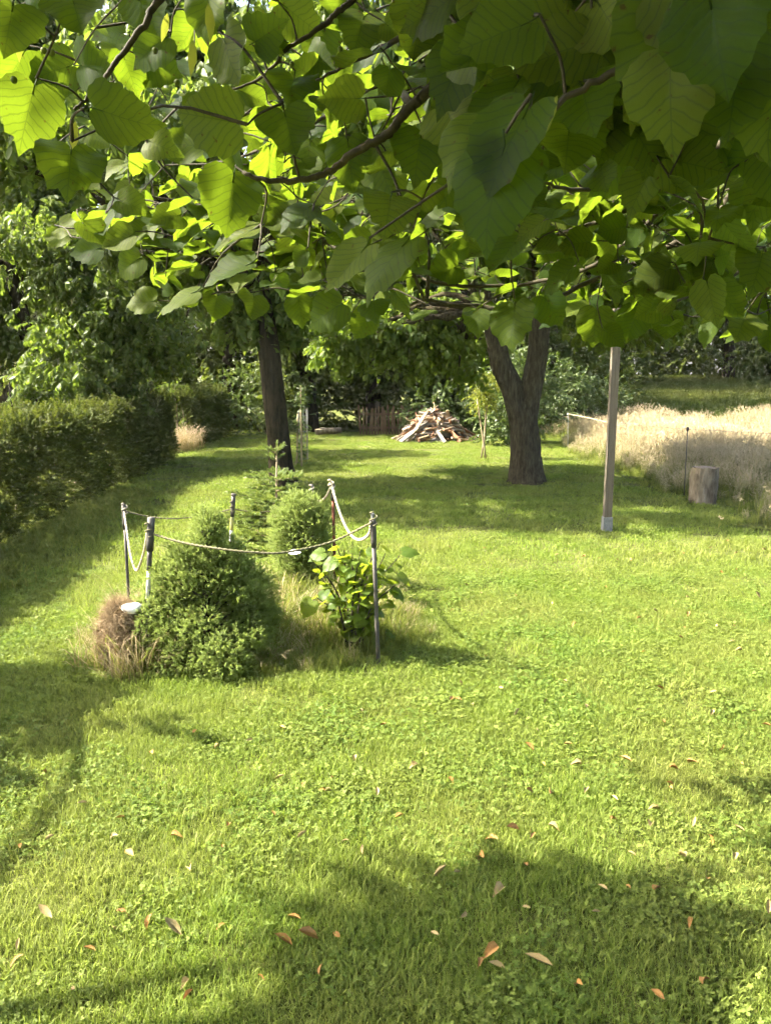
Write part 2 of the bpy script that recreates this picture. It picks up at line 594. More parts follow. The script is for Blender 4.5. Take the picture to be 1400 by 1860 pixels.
def blades(seed, mat, n, rad, h, wd, bend=.5, stiff=False, head=0.0, square=False):
    """a patch of grass blades"""
    r = np.random.default_rng(seed)
    mb = MB()
    for i in range(n):
        if square:
            b = np.array([r.uniform(-rad, rad), r.uniform(-rad, rad), -.006])
        else:
            q, a = rad * math.sqrt(r.uniform()), r.uniform(0, 6.283)
            b = np.array([q * math.cos(a), q * math.sin(a), -.006])
        hh = r.uniform(*h)
        a = r.uniform(0, 6.283)
        o = np.array([math.cos(a), math.sin(a), 0]) * hh * bend * r.uniform(.2, 1.2)
        s = np.array([-math.sin(a), math.cos(a), 0])
        a2 = a + r.normal(0, .8)
        s = np.array([-math.sin(a2), math.cos(a2), 0]) * wd * r.uniform(.6, 1.3) * .5
        z = np.array([0, 0, hh])
        m1, m2, tp = b + o * .16 + z * .45, b + o * .5 + z * .8, b + o + z * r.uniform(.85, 1.0)
        t = r.uniform()
        V = [b - s * .8, b + s * .8, m1 - s, m1 + s, m2 - s * .7, m2 + s * .7, tp]
        F = [(0, 1, 3, 2), (2, 3, 5, 4), (4, 5, 6)]
        T = [[t, 0, .5]] * 2 + [[t, .45, .5]] * 2 + [[t, .8, .5]] * 2 + [[t, 1, .5]]
        mb.add(V, F, T)
        if head and r.uniform() < head:
            dd = tp - m2
            dd /= np.linalg.norm(dd)
            s2 = s / np.linalg.norm(s)
            for q in range(7):
                c = m2 + (tp - m2) * (.2 + .13 * q) + r.normal(0, .003, 3)
                w2 = hh * .016 * (1.25 - abs(q - 2.5) * .2)
                sd = s2 * (1 if q % 2 else -1) + r.normal(0, .5, 3)
                e = c + dd * hh * .045 + sd * w2
                e2 = c + dd * hh * .02 - sd * w2 * .5
                mb.add([c, e, e2], [(0, 1, 2)], [t, 1.0, .5])
    return mb.mesh('blades', mat)


def clover_patch(seed, mat, n, rad):
    """trefoil leaves on short stalks, all heights and angles"""
    r = np.random.default_rng(seed)
    mb = MB()
    for i in range(n):
        q, a = rad * math.sqrt(r.uniform()), r.uniform(0, 6.283)
        h = r.uniform(.008, .036)
        c = np.array([q * math.cos(a), q * math.sin(a), h])
        nn = np.array([0, 0, 1]) + r.normal(0, .38, 3)
        nn /= np.linalg.norm(nn)
        x, y, _ = frame_along(nn)
        k0 = r.uniform(0, 6.28)
        t = r.uniform()
        R = r.uniform(.004, .0085)
        for j in range(3):
            an = k0 + j * 2.094
            d = x * math.cos(an) + y * math.sin(an)
            s = x * -math.sin(an) + y * math.cos(an)
            dz = nn * R * .25
            V = [c, c + d * R * .7 + s * R * .62 + dz, c + d * R * 1.25 + s * R * .35 + dz * .8, c + d * R * 1.2, c + d * R * 1.25 - s * R * .35 + dz * .8,
                 c + d * R * .7 - s * R * .62 + dz]
            mb.add(V, [(0, 1, 2, 3), (0, 3, 4, 5)], [t, .8, .5])
    return mb.mesh('clover', mat)


def needle_tuft(seed, mat, n=26, L=.032, nl=.011, nw=.0016):
    """short shoot along +Z with needles all round"""
    r = np.random.default_rng(seed)
    mb = MB()
    for i in range(n):
        t = (i + r.uniform()) / n
        a = r.uniform(0, 6.283)
        b = np.array([0, 0, L * t])
        d = np.array([math.cos(a), math.sin(a), r.uniform(.3, 1.1) + t * .8])
        d /= np.linalg.norm(d)
        s = np.cross(d, [0, 0, 1])
        s = s / (np.linalg.norm(s) + 1e-6) * nw
        l = nl * r.uniform(.8, 1.2)
        tt = .25 + .5 * t + r.uniform(-.15, .15)
        mb.add([b - s, b + s, b + d * l * .6 + s * .8, b + d * l, b + d * l * .6 - s * .8], [(0, 1, 2, 3, 4)], [tt, t, .5])
    return mb.mesh('needles', mat, False)


# ------------------------------------------------------------------ scattering (one object per mass)
_SRC = {}


def scatter(name, pts, eul, scl, meshes, parent=None, kind='stuff', idx=None, seed=0):
    pts = np.asarray(pts, float)
    n = len(pts)
    if parent is not None:
        off = np.asarray(parent.location)
        pts = pts - off
    me = bpy.data.meshes.new(name)
    me.from_pydata(pts.tolist(), [], [])
    a = me.attributes.new('rot', 'FLOAT_VECTOR', 'POINT')
    a.data.foreach_set('vector', np.asarray(eul, np.float32).ravel())
    a = me.attributes.new('scl', 'FLOAT', 'POINT')
    a.data.foreach_set('value', np.broadcast_to(np.asarray(scl, np.float32), (n,)).copy())
    if idx is None:
        idx = np.random.default_rng(seed).integers(0, len(meshes), n)
    a = me.attributes.new('pick', 'INT', 'POINT')
    a.data.foreach_set('value', np.asarray(idx, np.int32))
    o = bpy.data.objects.new(name, me)
    COL.objects.link(o)
    if parent is not None:
        o.parent = parent
    for k in {m.materials[0].name for m in meshes}:
        me.materials.append(bpy.data.materials[k])
    ng = bpy.data.node_groups.new(name, 'GeometryNodeTree')
    ng.interface.new_socket('Geometry', in_out='INPUT', socket_type='NodeSocketGeometry')
    ng.interface.new_socket('Geometry', in_out='OUTPUT', socket_type='NodeSocketGeometry')
    N, Lk = ng.nodes.new, ng.links.new
    gi, go = N('NodeGroupInput'), N('NodeGroupOutput')
    join = N('GeometryNodeJoinGeometry')
    for m in reversed(meshes):
        so = _SRC.get(m.name)
        if so is None:
            so = _SRC[m.name] = bpy.data.objects.new(m.name, m)      # source only, never placed in the scene
        oi = N('GeometryNodeObjectInfo')
        oi.inputs['Object'].default_value = so
        oi.inputs['As Instance'].default_value = False
        g2i = N('GeometryNodeGeometryToInstance')
        Lk(oi.outputs['Geometry'], g2i.inputs[0])
        Lk(g2i.outputs[0], join.inputs[0])
    iop = N('GeometryNodeInstanceOnPoints')
    Lk(gi.outputs[0], iop.inputs['Points'])
    Lk(join.outputs[0], iop.inputs['Instance'])
    iop.inputs['Pick Instance'].default_value = True

    def attr(nm, ty):
        k = N('GeometryNodeInputNamedAttribute')
        k.data_type = ty
        k.inputs[0].default_value = nm
        return k.outputs[0]
    Lk(attr('pick', 'INT'), iop.inputs['Instance Index'])
    e2r = N('FunctionNodeEulerToRotation')
    Lk(attr('rot', 'FLOAT_VECTOR'), e2r.inputs[0])
    Lk(e2r.outputs[0], iop.inputs['Rotation'])
    Lk(attr('scl', 'FLOAT'), iop.inputs['Scale'])
    Lk(iop.outputs[0], go.inputs[0])
    md = o.modifiers.new('scatter', 'NODES')
    md.node_group = ng
    if kind:
        o['kind'] = kind
    return o


def eul_from(Xc, Yc, Zc):
    """Euler XYZ from columns (n,3) each"""
    ry = -np.arcsin(np.clip(Xc[:, 2], -1, 1))
    rx = np.arctan2(Yc[:, 2], Zc[:, 2])
    rz = np.arctan2(Xc[:, 1], Xc[:, 0])
    return np.c_[rx, ry, rz]


def eul_z(dirs, rng):
    """random spin about given z directions"""
    Z = dirs / (np.linalg.norm(dirs, axis=1, keepdims=True) + 1e-9)
    A = rng.normal(0, 1, Z.shape)
    X = np.cross(A, Z)
    X /= np.linalg.norm(X, axis=1, keepdims=True) + 1e-9
    return eul_from(X, np.cross(Z, X), Z)


def eul_x(dirs, rng, roll=.3):
    """x along dirs, z kept upwards"""
    X = dirs / (np.linalg.norm(dirs, axis=1, keepdims=True) + 1e-9)
    U = np.tile([0, 0, 1.0], (len(X), 1)) + rng.normal(0, roll, X.shape)
    Y = np.cross(U, X)
    Y /= np.linalg.norm(Y, axis=1, keepdims=True) + 1e-9
    return eul_from(X, Y, np.cross(X, Y))


def lobes_sample(lobes, n, rng, shell=(.6, 1.0), jitter=.06):
    """points in the shells of ellipsoid lobes (cx,cy,cz,rx,ry,rz); outward direction too"""
    lobes = np.asarray(lobes, float)
    w = lobes[:, 3] * lobes[:, 4] + lobes[:, 3] * lobes[:, 5]
    k = rng.choice(len(lobes), n, p=w / w.sum())
    d = rng.normal(0, 1, (n, 3))
    d /= np.linalg.norm(d, axis=1, keepdims=True)
    q = rng.uniform(shell[0], shell[1], n) ** .7
    p = lobes[k, :3] + d * lobes[k, 3:] * q[:, None]
    inside = np.zeros(n)
    for L in lobes:
        e = ((p - L[:3]) / L[3:]) ** 2
        inside = np.maximum(inside, np.where(e.sum(1) < .3, 1, 0))
    keep = inside < .5
    o = d / lobes[k, 3:]
    o /= np.linalg.norm(o, axis=1, keepdims=True)
    return p[keep], o[keep]


def lumpy(lobes, rng, per=5, f=.42):
    """break big lobes into clumps on their surface so that crowns get light and dark clumps"""
    out = []
    for L in lobes:
        L = np.asarray(L, float)
        m = int(per * max(1, (L[3] * L[5]) ** .5 * 1.6))
        for i in range(m):
            d = rng.normal(0, 1, 3)
            d /= np.linalg.norm(d)
            r = rng.uniform(.75, 1.25) * f * L[3:].min()
            out.append((*(L[:3] + d * L[3:] * rng.uniform(.55, .95)), r, r, r * .75))
    return out


# ================================================================== GROUND
def ground():
    def axis(lo, hi, f0, f1, fine, coarse):
        a = [lo]
        while a[-1] < hi:
            x = a[-1]
            dist = max(f0 - x, x - f1, 0)
            a.append(x + fine + dist * coarse)
        return np.array(a)
    xs = axis(-260, 260, -7, 10, .14, .12)
    ys = axis(-40, 420, 0, 20, .14, .12)
    X, Y = np.meshgrid(xs, ys)
    Z = gz(X, Y)
    V = np.c_[X.ravel(), Y.ravel(), Z.ravel()]
    nx, ny = len(xs), len(ys)
    i = np.arange(ny - 1)[:, None] * nx + np.arange(nx - 1)[None]
    F = np.stack([i, i + 1, i + nx + 1, i + nx], -1).reshape(-1, 4)
    me = bpy.data.meshes.new('ground')
    me.from_pydata(V.tolist(), [], F.tolist())
    me.polygons.foreach_set('use_smooth', np.ones(len(F), bool))
    me.materials.append(M['ground'])
    tag(link_obj('ground', me), 'gently uneven garden ground under the lawn and meadow', kind='structure')


ground()
MEADOW_X = 3.75


def meadow_edge(y):
    return MEADOW_X + .12 * np.sin(y * 1.1) + .1 * np.sin(y * 2.7 + 1) + ss(14, 19, y) * .35 + .42 * np.exp(-((y - 9.1) / 1.0) ** 2)


def lawn():
    rng = np.random.default_rng(3)
    near = [blades(20 + i, M['grass'], 190, .16, (.016, .044), .0027, .8) for i in range(5)]
    clov = [clover_patch(40 + i, M['clover'], 120, .14) for i in range(4)]
    far = [blades(60 + i, M['grass'], 190, .24, (.018, .048), .0055, .7) for i in range(4)]
    cf = [clover_patch(70 + i, M['clover'], 170, .2) for i in range(2)]
    tuft = [blades(80 + i, M['grass'], 26, .035, (.03, .07), .0034, .75) for i in range(3)]
    meshes = near + clov + far + cf + tuft
    Pn, I = [], []

    def put(x, y, kind):
        Pn.append(np.c_[x, y, gz(x, y)])
        I.append(kind)
    # near
    area = []
    for (y0, y1, dens, nearset) in ((.9, 6.2, 95, True), (6.2, 11, 30, False), (11, 21.5, 21, False)):
        hw = y1 * .56 + .9
        n = int(dens * (y1 - y0) * 2 * hw)
        x, y = rng.uniform(-hw, hw, n), rng.uniform(y0, y1, n)
        keep = (x < meadow_edge(y)) & (x > -4.15) & (np.abs(x) < y * .56 + .9)
        x, y = x[keep], y[keep]
        f = .5 + .5 * np.sin(x * 1.7 + 2 * np.sin(y * .8)) * np.sin(y * 1.9 + 1.3 * np.sin(x * 1.1 + 2)) + .28 * np.sin(x * 4.7 + 1) * np.sin(y * 5.3)
        isc = rng.uniform(0, 1, len(x)) < np.clip(.04 + f * .55, .04, .75)
        if nearset:
            k = np.where(isc, 5 + rng.integers(0, 4, len(x)), rng.integers(0, 5, len(x)))
        else:
            isc &= rng.uniform(0, 1, len(x)) < .4
            k = np.where(isc, 13 + rng.integers(0, 2, len(x)), 9 + rng.integers(0, 4, len(x)))
        put(x, y, k)
    n = 2600
    y = rng.uniform(.9, 5.5, n)
    x = rng.uniform(-1, 1, n) * (y * .56 + .8)
    put(x, y, rng.integers(0, 5, n))
    y = rng.uniform(1.2, 9, n)
    x = rng.uniform(-1, 1, n) * (y * .55 + .6)
    f = np.sin(x * 2.3 + 1.5 * np.sin(y * 1.1 + 1)) * np.sin(y * 2.1)
    keep = (f > .15) & (x > -4) & (x < meadow_edge(y) - .1)
    put(x[keep], y[keep], 15 + rng.integers(0, 3, keep.sum()))
    pts = np.concatenate(Pn)
    idx = np.concatenate(I)
    n = len(pts)
    eul = np.c_[rng.normal(0, .06, n), rng.normal(0, .06, n), rng.uniform(0, 6.283, n)]
    tag(scatter('lawn_grass', pts, eul, rng.uniform(.8, 1.2, n), meshes, idx=idx),
        'sunlit mown lawn of grass and clover across the garden', 'grass')


lawn()


def meadow():
    rng = np.random.default_rng(5)
    tall = [blades(100 + i, M['meadow'], 70, .2, (.4, .72), .0055, .38, head=.75) for i in range(4)]
    low = [blades(110 + i, M['weed'], 60, .2, (.15, .42), .006, .5) for i in range(3)]
    n = 6400
    y = rng.uniform(5.5, 20.5, n)
    x = MEADOW_X + rng.uniform(0, 1, n) ** 1.25 * 11
    e = meadow_edge(y)
    keep = (x > e) & (x < y * .62 + 1.6)
    x, y = x[keep], y[keep]
    e = e[keep]
    edge = ss(0, .8, x - e)
    near = ss(9, 12.5, y)
    pick = np.where(rng.uniform(0, 1, len(x)) < .2 + .5 * near * edge, rng.integers(0, 4, len(x)), 4 + rng.integers(0, 3, len(x)))
    scl = (.45 + .55 * edge) * (.72 + .32 * near) * rng.uniform(.55, 1.1, len(x)) * (.86 + .16 * np.sin(x * 1.9 + y) * np.sin(y * 1.3))
    pts = np.c_[x, y, gz(x, y)]
    eul = np.c_[rng.normal(0, .08, len(x)), rng.normal(.06, .08, len(x)), rng.uniform(0, 6.28, len(x))]
    tag(scatter('meadow_grass', pts, eul, scl, tall + low, idx=pick), 'tall dry pinkish meadow grass beyond the mown lawn', 'grass')
    # mown field behind
    fs = [blades(120 + i, M['field'], 150, .4, (.05, .14), .012, .6) for i in range(3)]
    n = 9000
    y = rng.uniform(19.5, 38, n)
    x = rng.uniform(2.5, 26, n)
    keep = x < y * .6 + 2
    x, y = x[keep], y[keep]
    pts = np.c_[x, y, gz(x, y)]
    eul = np.c_[np.zeros(len(x)), np.zeros(len(x)), rng.uniform(0, 6.28, len(x))]
    tag(scatter('field_grass', pts, eul, rng.uniform(.8, 1.3, len(x)), fs), 'short dark green field grass behind the tall meadow', 'grass')
    # garden beyond the hedge
    n = 4200
    y = rng.uniform(6, 26, n)
    x = rng.uniform(-15, -4.6, n)
    keep = x > -(y * .6 + 2)
    x, y = x[keep], y[keep]
    pts = np.c_[x, y, gz(x, y)]
    eul = np.c_[np.zeros(len(x)), np.zeros(len(x)), rng.uniform(0, 6.28, len(x))]
    tag(scatter('neighbour_grass', pts, eul, rng.uniform(.8, 1.3, len(x)), fs), 'pale green grass of the next garden beyond the hedge', 'grass')


meadow()


# ================================================================== TREES
def limb_path(a, b, rng, bow=.12, n=7):
    a, b = np.asarray(tuple(a), float), np.asarray(tuple(b), float)
    L = np.linalg.norm(b - a)
    pts = [a]
    off = rng.normal(0, bow * L * .4, 3)
    for i in range(1, n):
        t = i / (n - 1)
        p = a * (1 - t) + b * t + off * math.sin(math.pi * t) + rng.normal(0, bow * L * .06, 3) * (1 if i < n - 1 else 0)
        p[2] += bow * L * .5 * math.sin(math.pi * t)
        pts.append(p)
    return np.array(pts)


def tree(name, label, base, trunk_parts, lobes, sprays, n, bark, cat='tree', group=None, seed=1, scale=(.8, 1.25), shell=(.35, 1.0), limbs=14, droop=.35,
         limb_r=.05, lump=5, lf=.42, from_part=0):
    """trunk_parts: list of (points, radii, name); lobes: ellipsoids of the crown"""
    rng = np.random.default_rng(seed)
    root = thing(name, label, cat, base, group)
    for k, (pts, rad, nm) in enumerate(trunk_parts):
        mb = MB()
        p = bez(pts, 6)
        rr = np.interp(np.linspace(0, 1, len(p)), np.linspace(0, 1, len(rad)), rad)
        tube(mb, p, rr, 18, True, .07, seed=seed + k)
        mb.build(nm, bark, root)
    L = lumpy(lobes, rng, lump, lf)
    # limbs reach from the trunk tops to the clumps
    mb = MB()
    tops = [np.asarray(tuple(tp[0][-1]), float) for tp in trunk_parts[from_part:]]
    tr = [tp[1][-1] for tp in trunk_parts[from_part:]]
    sel = rng.choice(len(L), min(limbs, len(L)), replace=False)
    for i in sel:
        e = np.array(L[i][:3])
        k = int(np.argmin([np.linalg.norm(t - e) for t in tops]))
        p = limb_path(tops[k] - np.array([0, 0, .05]), e, rng, .18)
        r0 = min(limb_r, tr[k] * .75)
        tube(mb, p, np.linspace(r0, r0 * .18, len(p)), 6, False, .08, seed=i)
    if limbs:
        mb.build('limbs', bark, root)
    p, o = lobes_sample(L, int(n * .78), rng, shell)
    p2, o2 = lobes_sample(lobes, int(n * .22), rng, (.3, .95))
    p, o = np.vstack([p, p2]), np.vstack([o, o2])
    keep = p[:, 2] > .25
    p, o = p[keep], o[keep]
    d = o + rng.normal(0, .45, o.shape)
    d[:, 2] = d[:, 2] * .5 - droop + rng.normal(0, .2, len(d))
    scatter('crown', p, eul_x(d, rng, .35), rng.uniform(*scale, len(p)), sprays, root, seed=seed)
    return root


def vadd(p, dx=0, dy=0, dz=0):
    return Vector((p[0] + dx, p[1] + dy, p[2] + dz))


SPR = {
    'cherry': [spray(200 + i, M['cherry'], .36, 15, (.105, .045), .8, .9) for i in range(4)],
    'apple': [spray(210 + i, M['apple'], .32, 13, (.095, .058), .6, .7) for i in range(4)],
    'wood': [spray(220 + i, M['wood'], .6, 18, (.13, .085), .4, .5, 2, False) for i in range(4)],
    'pale': [spray(230 + i, M['pale'], .6, 26, (.11, .035), .9, .8, 2, False) for i in range(3)],
    'bush': [spray(240 + i, M['bush'], .3, 16, (.07, .045), .3, .4, 2) for i in range(3)],
    'hedge': [spray(250 + i, M['hedge'], .13, 26, (.026, .016), .2, .3, 2) for i in range(4)],
    'sapling': [spray(260 + i, M['sapling'], .22, 11, (.06, .026), .6, .6, 2) for i in range(3)],
}

# --- tree with the dark leaning trunk
b = G(517, 884)
y0 = b.y
tree('cherry_tree', 'tall tree with a dark leaning trunk and long hanging leaves, above the small fir', (b.x, b.y, 0),
     [([(b.x + .03, y0, -.1), P(512, 850, y0), P(505, 790, y0), P(494, 700, y0), P(487, 620, y0), P(470, 520, y0 + .1)], [.235, .178, .16, .155, .15, .13], 'trunk')],
     [(-1.8, y0 + .35, 2.85, .8, .7, .6), (-3.0, y0 + .3, 3.5, 1.1, .8, .6), (-5.0, y0 + .2, 5.5, 1.5, 1.1, 1.1), (-3.0, y0 - .1, 5.9, 1.6, 1.1, 1.1), (-.9, y0 - .2, 5.6, 1.4, 1.0, 1.0),
      (-5.0, 9.2, 4.2, .9, .8, .55), (-3.0, 8.9, 4.4, 1.1, 1.0, .6), (-.9, 8.8, 4.6, 1.1, 1.0, .6)],
     SPR['cherry'], 5800, M['bark_brown'], scale=(1.0, 1.45), seed=21, limbs=26, droop=.75, limb_r=.07, lump=7, lf=.4)

# --- tree leaning over the hedge
x, y = -6.3, 13.8
tree('walnut_tree', 'sunny yellow-green tree with drooping leaves leaning over the long hedge', (x, y, 0),
     [([(x, y, -.1), (x + .1, y, 1.0), (x + .05, y, 2.2), (x - .2, y, 3.6)], [.2, .16, .14, .1], 'trunk')],
     [(-6.2, 13.7, 3.2, 1.4, 1.1, 1.3), (-4.9, 13.4, 2.8, .9, .8, 1.0), (-5.1, 12.4, 1.85, .75, .65, .85), (-4.4, 12.9, 1.75, .5, .5, .7), (-7.4, 15.9, 5.6, 1.6, 1.1, 1.5), (-4.2, 14.6, 2.5, .8, .7, .8), (-7.4, 13.4, 2.6, 1.0, 1.0, 1.1)],
     SPR['cherry'], 4600, M['bark_brown'], seed=22, limbs=9, droop=.7, limb_r=.035, lump=11, lf=.3)

# --- forked tree on the lawn
b = G(958, 876)
y0 = b.y
fk = P(945, 725, y0)
tree('forked_tree', 'forked tree with two grey-brown trunks on the lawn beside the wooden post', (b.x, b.y, 0),
     [([(b.x, y0, -.1), P(957, 868, y0), P(955, 840, y0), P(952, 800, y0), P(948, 745, y0), P(946, 700, y0)], [.37, .28, .24, .222, .185, .06], 'trunk'),
      ([P(950, 815, y0), P(943, 765, y0), P(930, 710, y0), P(911, 665, y0), P(902, 625, y0 + .05), P(885, 560, y0 + .15)], [.13, .165, .168, .155, .14, .11], 'stem'),
      ([P(952, 815, y0), P(954, 768, y0), P(962, 715, y0), P(975, 655, y0), P(980, 600, y0), P(988, 520, y0 - .05)], [.13, .165, .165, .15, .145, .12], 'stem')],
     [(1.0, y0 + 1.3, 2.5, 1.1, .9, .6), (-.2, y0 + 1.5, 2.3, .9, .8, .6), (.4, y0 + .9, 2.1, .7, .6, .5), (1.3, y0 + 1.6, 1.95, .6, .5, .42), (-.7, y0 + 1.2, 2.25, .55, .5, .45), (2.3, y0 + .2, 4.2, 1.9, 1.7, 1.2), (3.8, y0 + .9, 3.2, 1.2, 1.2, .95), (1.8, y0 + .5, 4.2, 1.3, 1.1, .9), (2.8, y0 + .8, 5.4, 1.8, 1.5, 1.0),
      (4.7, y0 + 1.0, 3.3, 1.0, 1.2, .9), (1.1, 8.9, 4.6, 1.1, 1.0, .6), (3.0, 9.2, 4.4, 1.1, 1.0, .6)],
     SPR['apple'], 7000, M['bark'], scale=(.95, 1.4), seed=31, limbs=24, droop=.5, limb_r=.065, lump=7, lf=.4, from_part=1)

# --- woodland behind
WG = 'dark trees closing the garden behind the lawn'
wood = [
    # x, y, height, radius, label
    (-7.6, 25.5, 9.5, 3.0, 'dark broad tree behind the end of the far hedge'),
    (-4.6, 22.8, 8.5, 2.4, 'dark tree above the short far hedge segment'),
    (-2.1, 21.6, 9.0, 2.1, 'dark tree with a pale bare trunk right of the leaning trunk'),
    (-.35, 22.6, 8.0, 2.3, 'dark tree with its trunk behind the picket fence'),
    (2.0, 22.8, 7.5, 2.4, 'dark low-branched tree directly behind the wood pile'),
    (5.2, 24.5, 11.0, 2.9, 'dark tree seen between and beside the forked stems'),
    (4.2, 29.5, 12.0, 3.0, 'tall dark tree added behind the forked stems to shade the field, mostly hidden by nearer crowns'),  # extra hidden tree, added to cast shade on the field
    (9.2, 31, 11.0, 3.6, 'dark tree at the field edge just right of the wooden post'),
    (14.0, 32, 8.5, 3.6, 'dark tree at the field edge near the right picture border'),
    (19.5, 33, 8.5, 3.8, 'dark tree at the field edge furthest from the garden hedge'),
]
for i, (x, y, h, r, lab) in enumerate(wood):
    gx = float(gz(x, y))
    lean = .2 * math.sin(i * 2.1)
    rng = np.random.default_rng(300 + i)
    lb = []
    low = .75 if i not in (2, 3) else 1.6
    if i > 6:
        low = .9
    for k in range(7):
        a = rng.uniform(0, 6.28)
        zz = low + (h - low) * (k + .6) / 7.4
        q = r * (.62 if k < 6 else .3)
        lb.append((x + math.cos(a) * r * .35, y + math.sin(a) * r * .3 + .4, gx + zz, q, q * .9, (h - low) / 7 * .95))
    tree('woodland_tree', lab, (x, y, gx),
         [([(x, y, gx - .1), (x + lean * .3, y, gx + h * .2), (x + lean, y, gx + h * .45), (x + lean * 1.4, y, gx + h * .62)], [.26, .2, .16, .09], 'trunk')],
         lb, SPR['wood'], 1500 if i < 7 else 1700, M['bark_brown'], group=WG, seed=330 + i, limbs=8, droop=.3, limb_r=.06, scale=(.9, 1.5), lump=4, lf=.5)

# far mass behind everything (reads as one)
rng = np.random.default_rng(77)
lb = [(x, 40 + 3 * math.sin(x), 1.8 + float(gz(x, 36)) + 2.6 * (k % 3), 4.2, 2.5, 3.2) for k, x in enumerate(np.arange(-34, 44, 1.7))]
p, o = lobes_sample(lb, 15000, rng, (.4, 1))
tag(scatter('distant_treeline', p, eul_x(o + rng.normal(0, .4, o.shape), rng), rng.uniform(1.4, 2.4, len(p)), SPR['wood']),
    'distant dark wood closing the view behind the garden trees', 'trees', kind='stuff')

# shrubby undergrowth between the trunks
lb = [(x, 23.2 + .8 * math.sin(x * 1.7), .5 + float(gz(x, 23)), 1.0, .9, .95 + .3 * math.sin(x * 2.3)) for x in np.arange(-9, 7, .8)]
lb += [(x, 35 + .8 * math.sin(x * 1.7), .9 + float(gz(x, 35)), 1.6, 1.2, 1.9) for x in np.arange(4, 30, 1.3)]
p, o = lobes_sample(lb, 8000, rng, (.3, 1))
tag(scatter('undergrowth', p, eul_x(o + rng.normal(0, .4, o.shape), rng), rng.uniform(.8, 1.3, len(p)), SPR['wood']),
    'dark shrubby undergrowth between the trunks of the background trees', 'undergrowth', kind='stuff')

# pale hazy tree on the far left
x, y = P(15, 600, 19).x, 19.0
tree('willow_tree', 'pale silvery tree with drooping foliage at the far left beyond the hedge', (x, y, 0),
     [([(x, y, -.1), (x + .1, y, 1.2), (x, y, 2.6)], [.22, .18, .12], 'trunk')],
     [(x + .1, y, 4.2, 1.5, 1.4, 2.0), (x - 1.2, y + .5, 3.0, 1.3, 1.2, 1.6), (x + .9, y, 2.6, .8, .9, 1.4), (x - .2, y, 6.2, 1.4, 1.4, 1.5)],
     SPR['pale'], 1500, M['bark_brown'], seed=41, limbs=10, droop=1.0)
x, y = -12.2, 25.0
tree('woodland_tree', 'large pale green tree behind the silvery one beyond the hedge', (x, y, 0),
     [([(x, y, -.1), (x + .1, y, 2), (x, y, 5)], [.3, .22, .14], 'trunk')],
     [(x, y, 3.5, 2.3, 2, 2.3), (x + 1.8, y, 6.2, 2.2, 2, 2.2), (x - 2, y, 6, 2.2, 2, 2.4), (x + .3, y, 9, 2.2, 2, 2.2)],
     SPR['wood'], 1700, M['bark_brown'], seed=43, limbs=8, scale=(.9, 1.5))
# tree of the next garden, just outside the picture: its shade lies on the lawn's near left corner
x, y = -4.6, 1.55
tree('garden_tree', 'leafy garden tree beyond the hedge shading the near left corner of the lawn', (x, y, 0),
     [([(x, y, -.1), (x + .05, y, 1.2), (x + .1, y, 2.4)], [.13, .1, .07], 'trunk')],
     [(-4.4, 3.35, 2.5, .28, .7, .26), (-3.25, 2.15, 3.5, .42, .24, .3)],
     SPR['cherry'], 560, M['bark_brown'], seed=47, limbs=12, droop=.5)

# bushes at the back
def bush(name, label, lobes, n, sprays, seed, group=None, stems=4, droop=.1, cat='bush', scale=(.8, 1.2)):
    rng = np.random.default_rng(seed)
    c = np.mean(np.asarray(lobes)[:, :3], 0)
    z0 = float(gz(c[0], c[1]))
    root = thing(name, label, cat, (c[0], c[1], z0), group)
    mb = MB()
    for i in range(stems):
        L = lobes[i % len(lobes)]
        e = np.array(L[:3]) + rng.normal(0, .2, 3) * np.array(L[3:])
        tube(mb, limb_path((c[0] + rng.normal(0, .05), c[1] + rng.normal(0, .05), z0 - .05), e, rng, .12), np.linspace(.02, .006, 7), 5, False, seed=i)
    mb.build('stems', M['twig'], root)
    L = lumpy(lobes, rng, 7, .36)
    p, o = lobes_sample(L, int(n * .7), rng, (.3, 1))
    p2, o2 = lobes_sample(lobes, int(n * .3), rng, (.4, .98))
    p, o = np.vstack([p, p2]), np.vstack([o, o2])
    k = p[:, 2] > z0 + .04
    p, o = p[k], o[k]
    d = o + rng.normal(0, .35, o.shape)
    d[:, 2] -= droop
    scatter('foliage', p, eul_x(d, rng, .5), rng.uniform(*scale, len(p)), sprays, root, seed=seed)
    return root


c = P(905, 700, 17.5)
bush('laurel_bush', 'glossy speckled evergreen bush behind the forked tree', [(c.x, 17.6, .75, .5, .55, .75), (c.x + .35, 17.9, 1.45, .65, .6, .7), (c.x + .95, 18.3, 1.2, .7, .6, 1.1)], 900, SPR['bush'], 51, stems=6)
c = P(1015, 700, 20)
bush('dark_bush', 'dark loose bush right of the forked tree at the head of the meadow', [(c.x, 20.2, .9, .9, .8, .9), (c.x + 1.1, 20.8, .75, .9, .7, .75)], 700, SPR['bush'], 52, stems=6)
c = P(800, 700, 20)
bush('dark_bush', 'dark rounded bush behind the right half of the wood pile', [(c.x, 20.2, .8, .95, .6, .85), (c.x + 1.0, 20.4, .9, .8, .6, .9)], 650, SPR['bush'], 53, stems=6)
c = P(440, 740, 20.5)
bush('dark_bush', 'dark bush at the foot of the trees left of the leaning trunk', [(c.x, 20.8, .85, 1.0, .7, .9), (c.x + 1.0, 21.2, .8, .8, .6, .8)], 650, SPR['bush'], 54, stems=6)


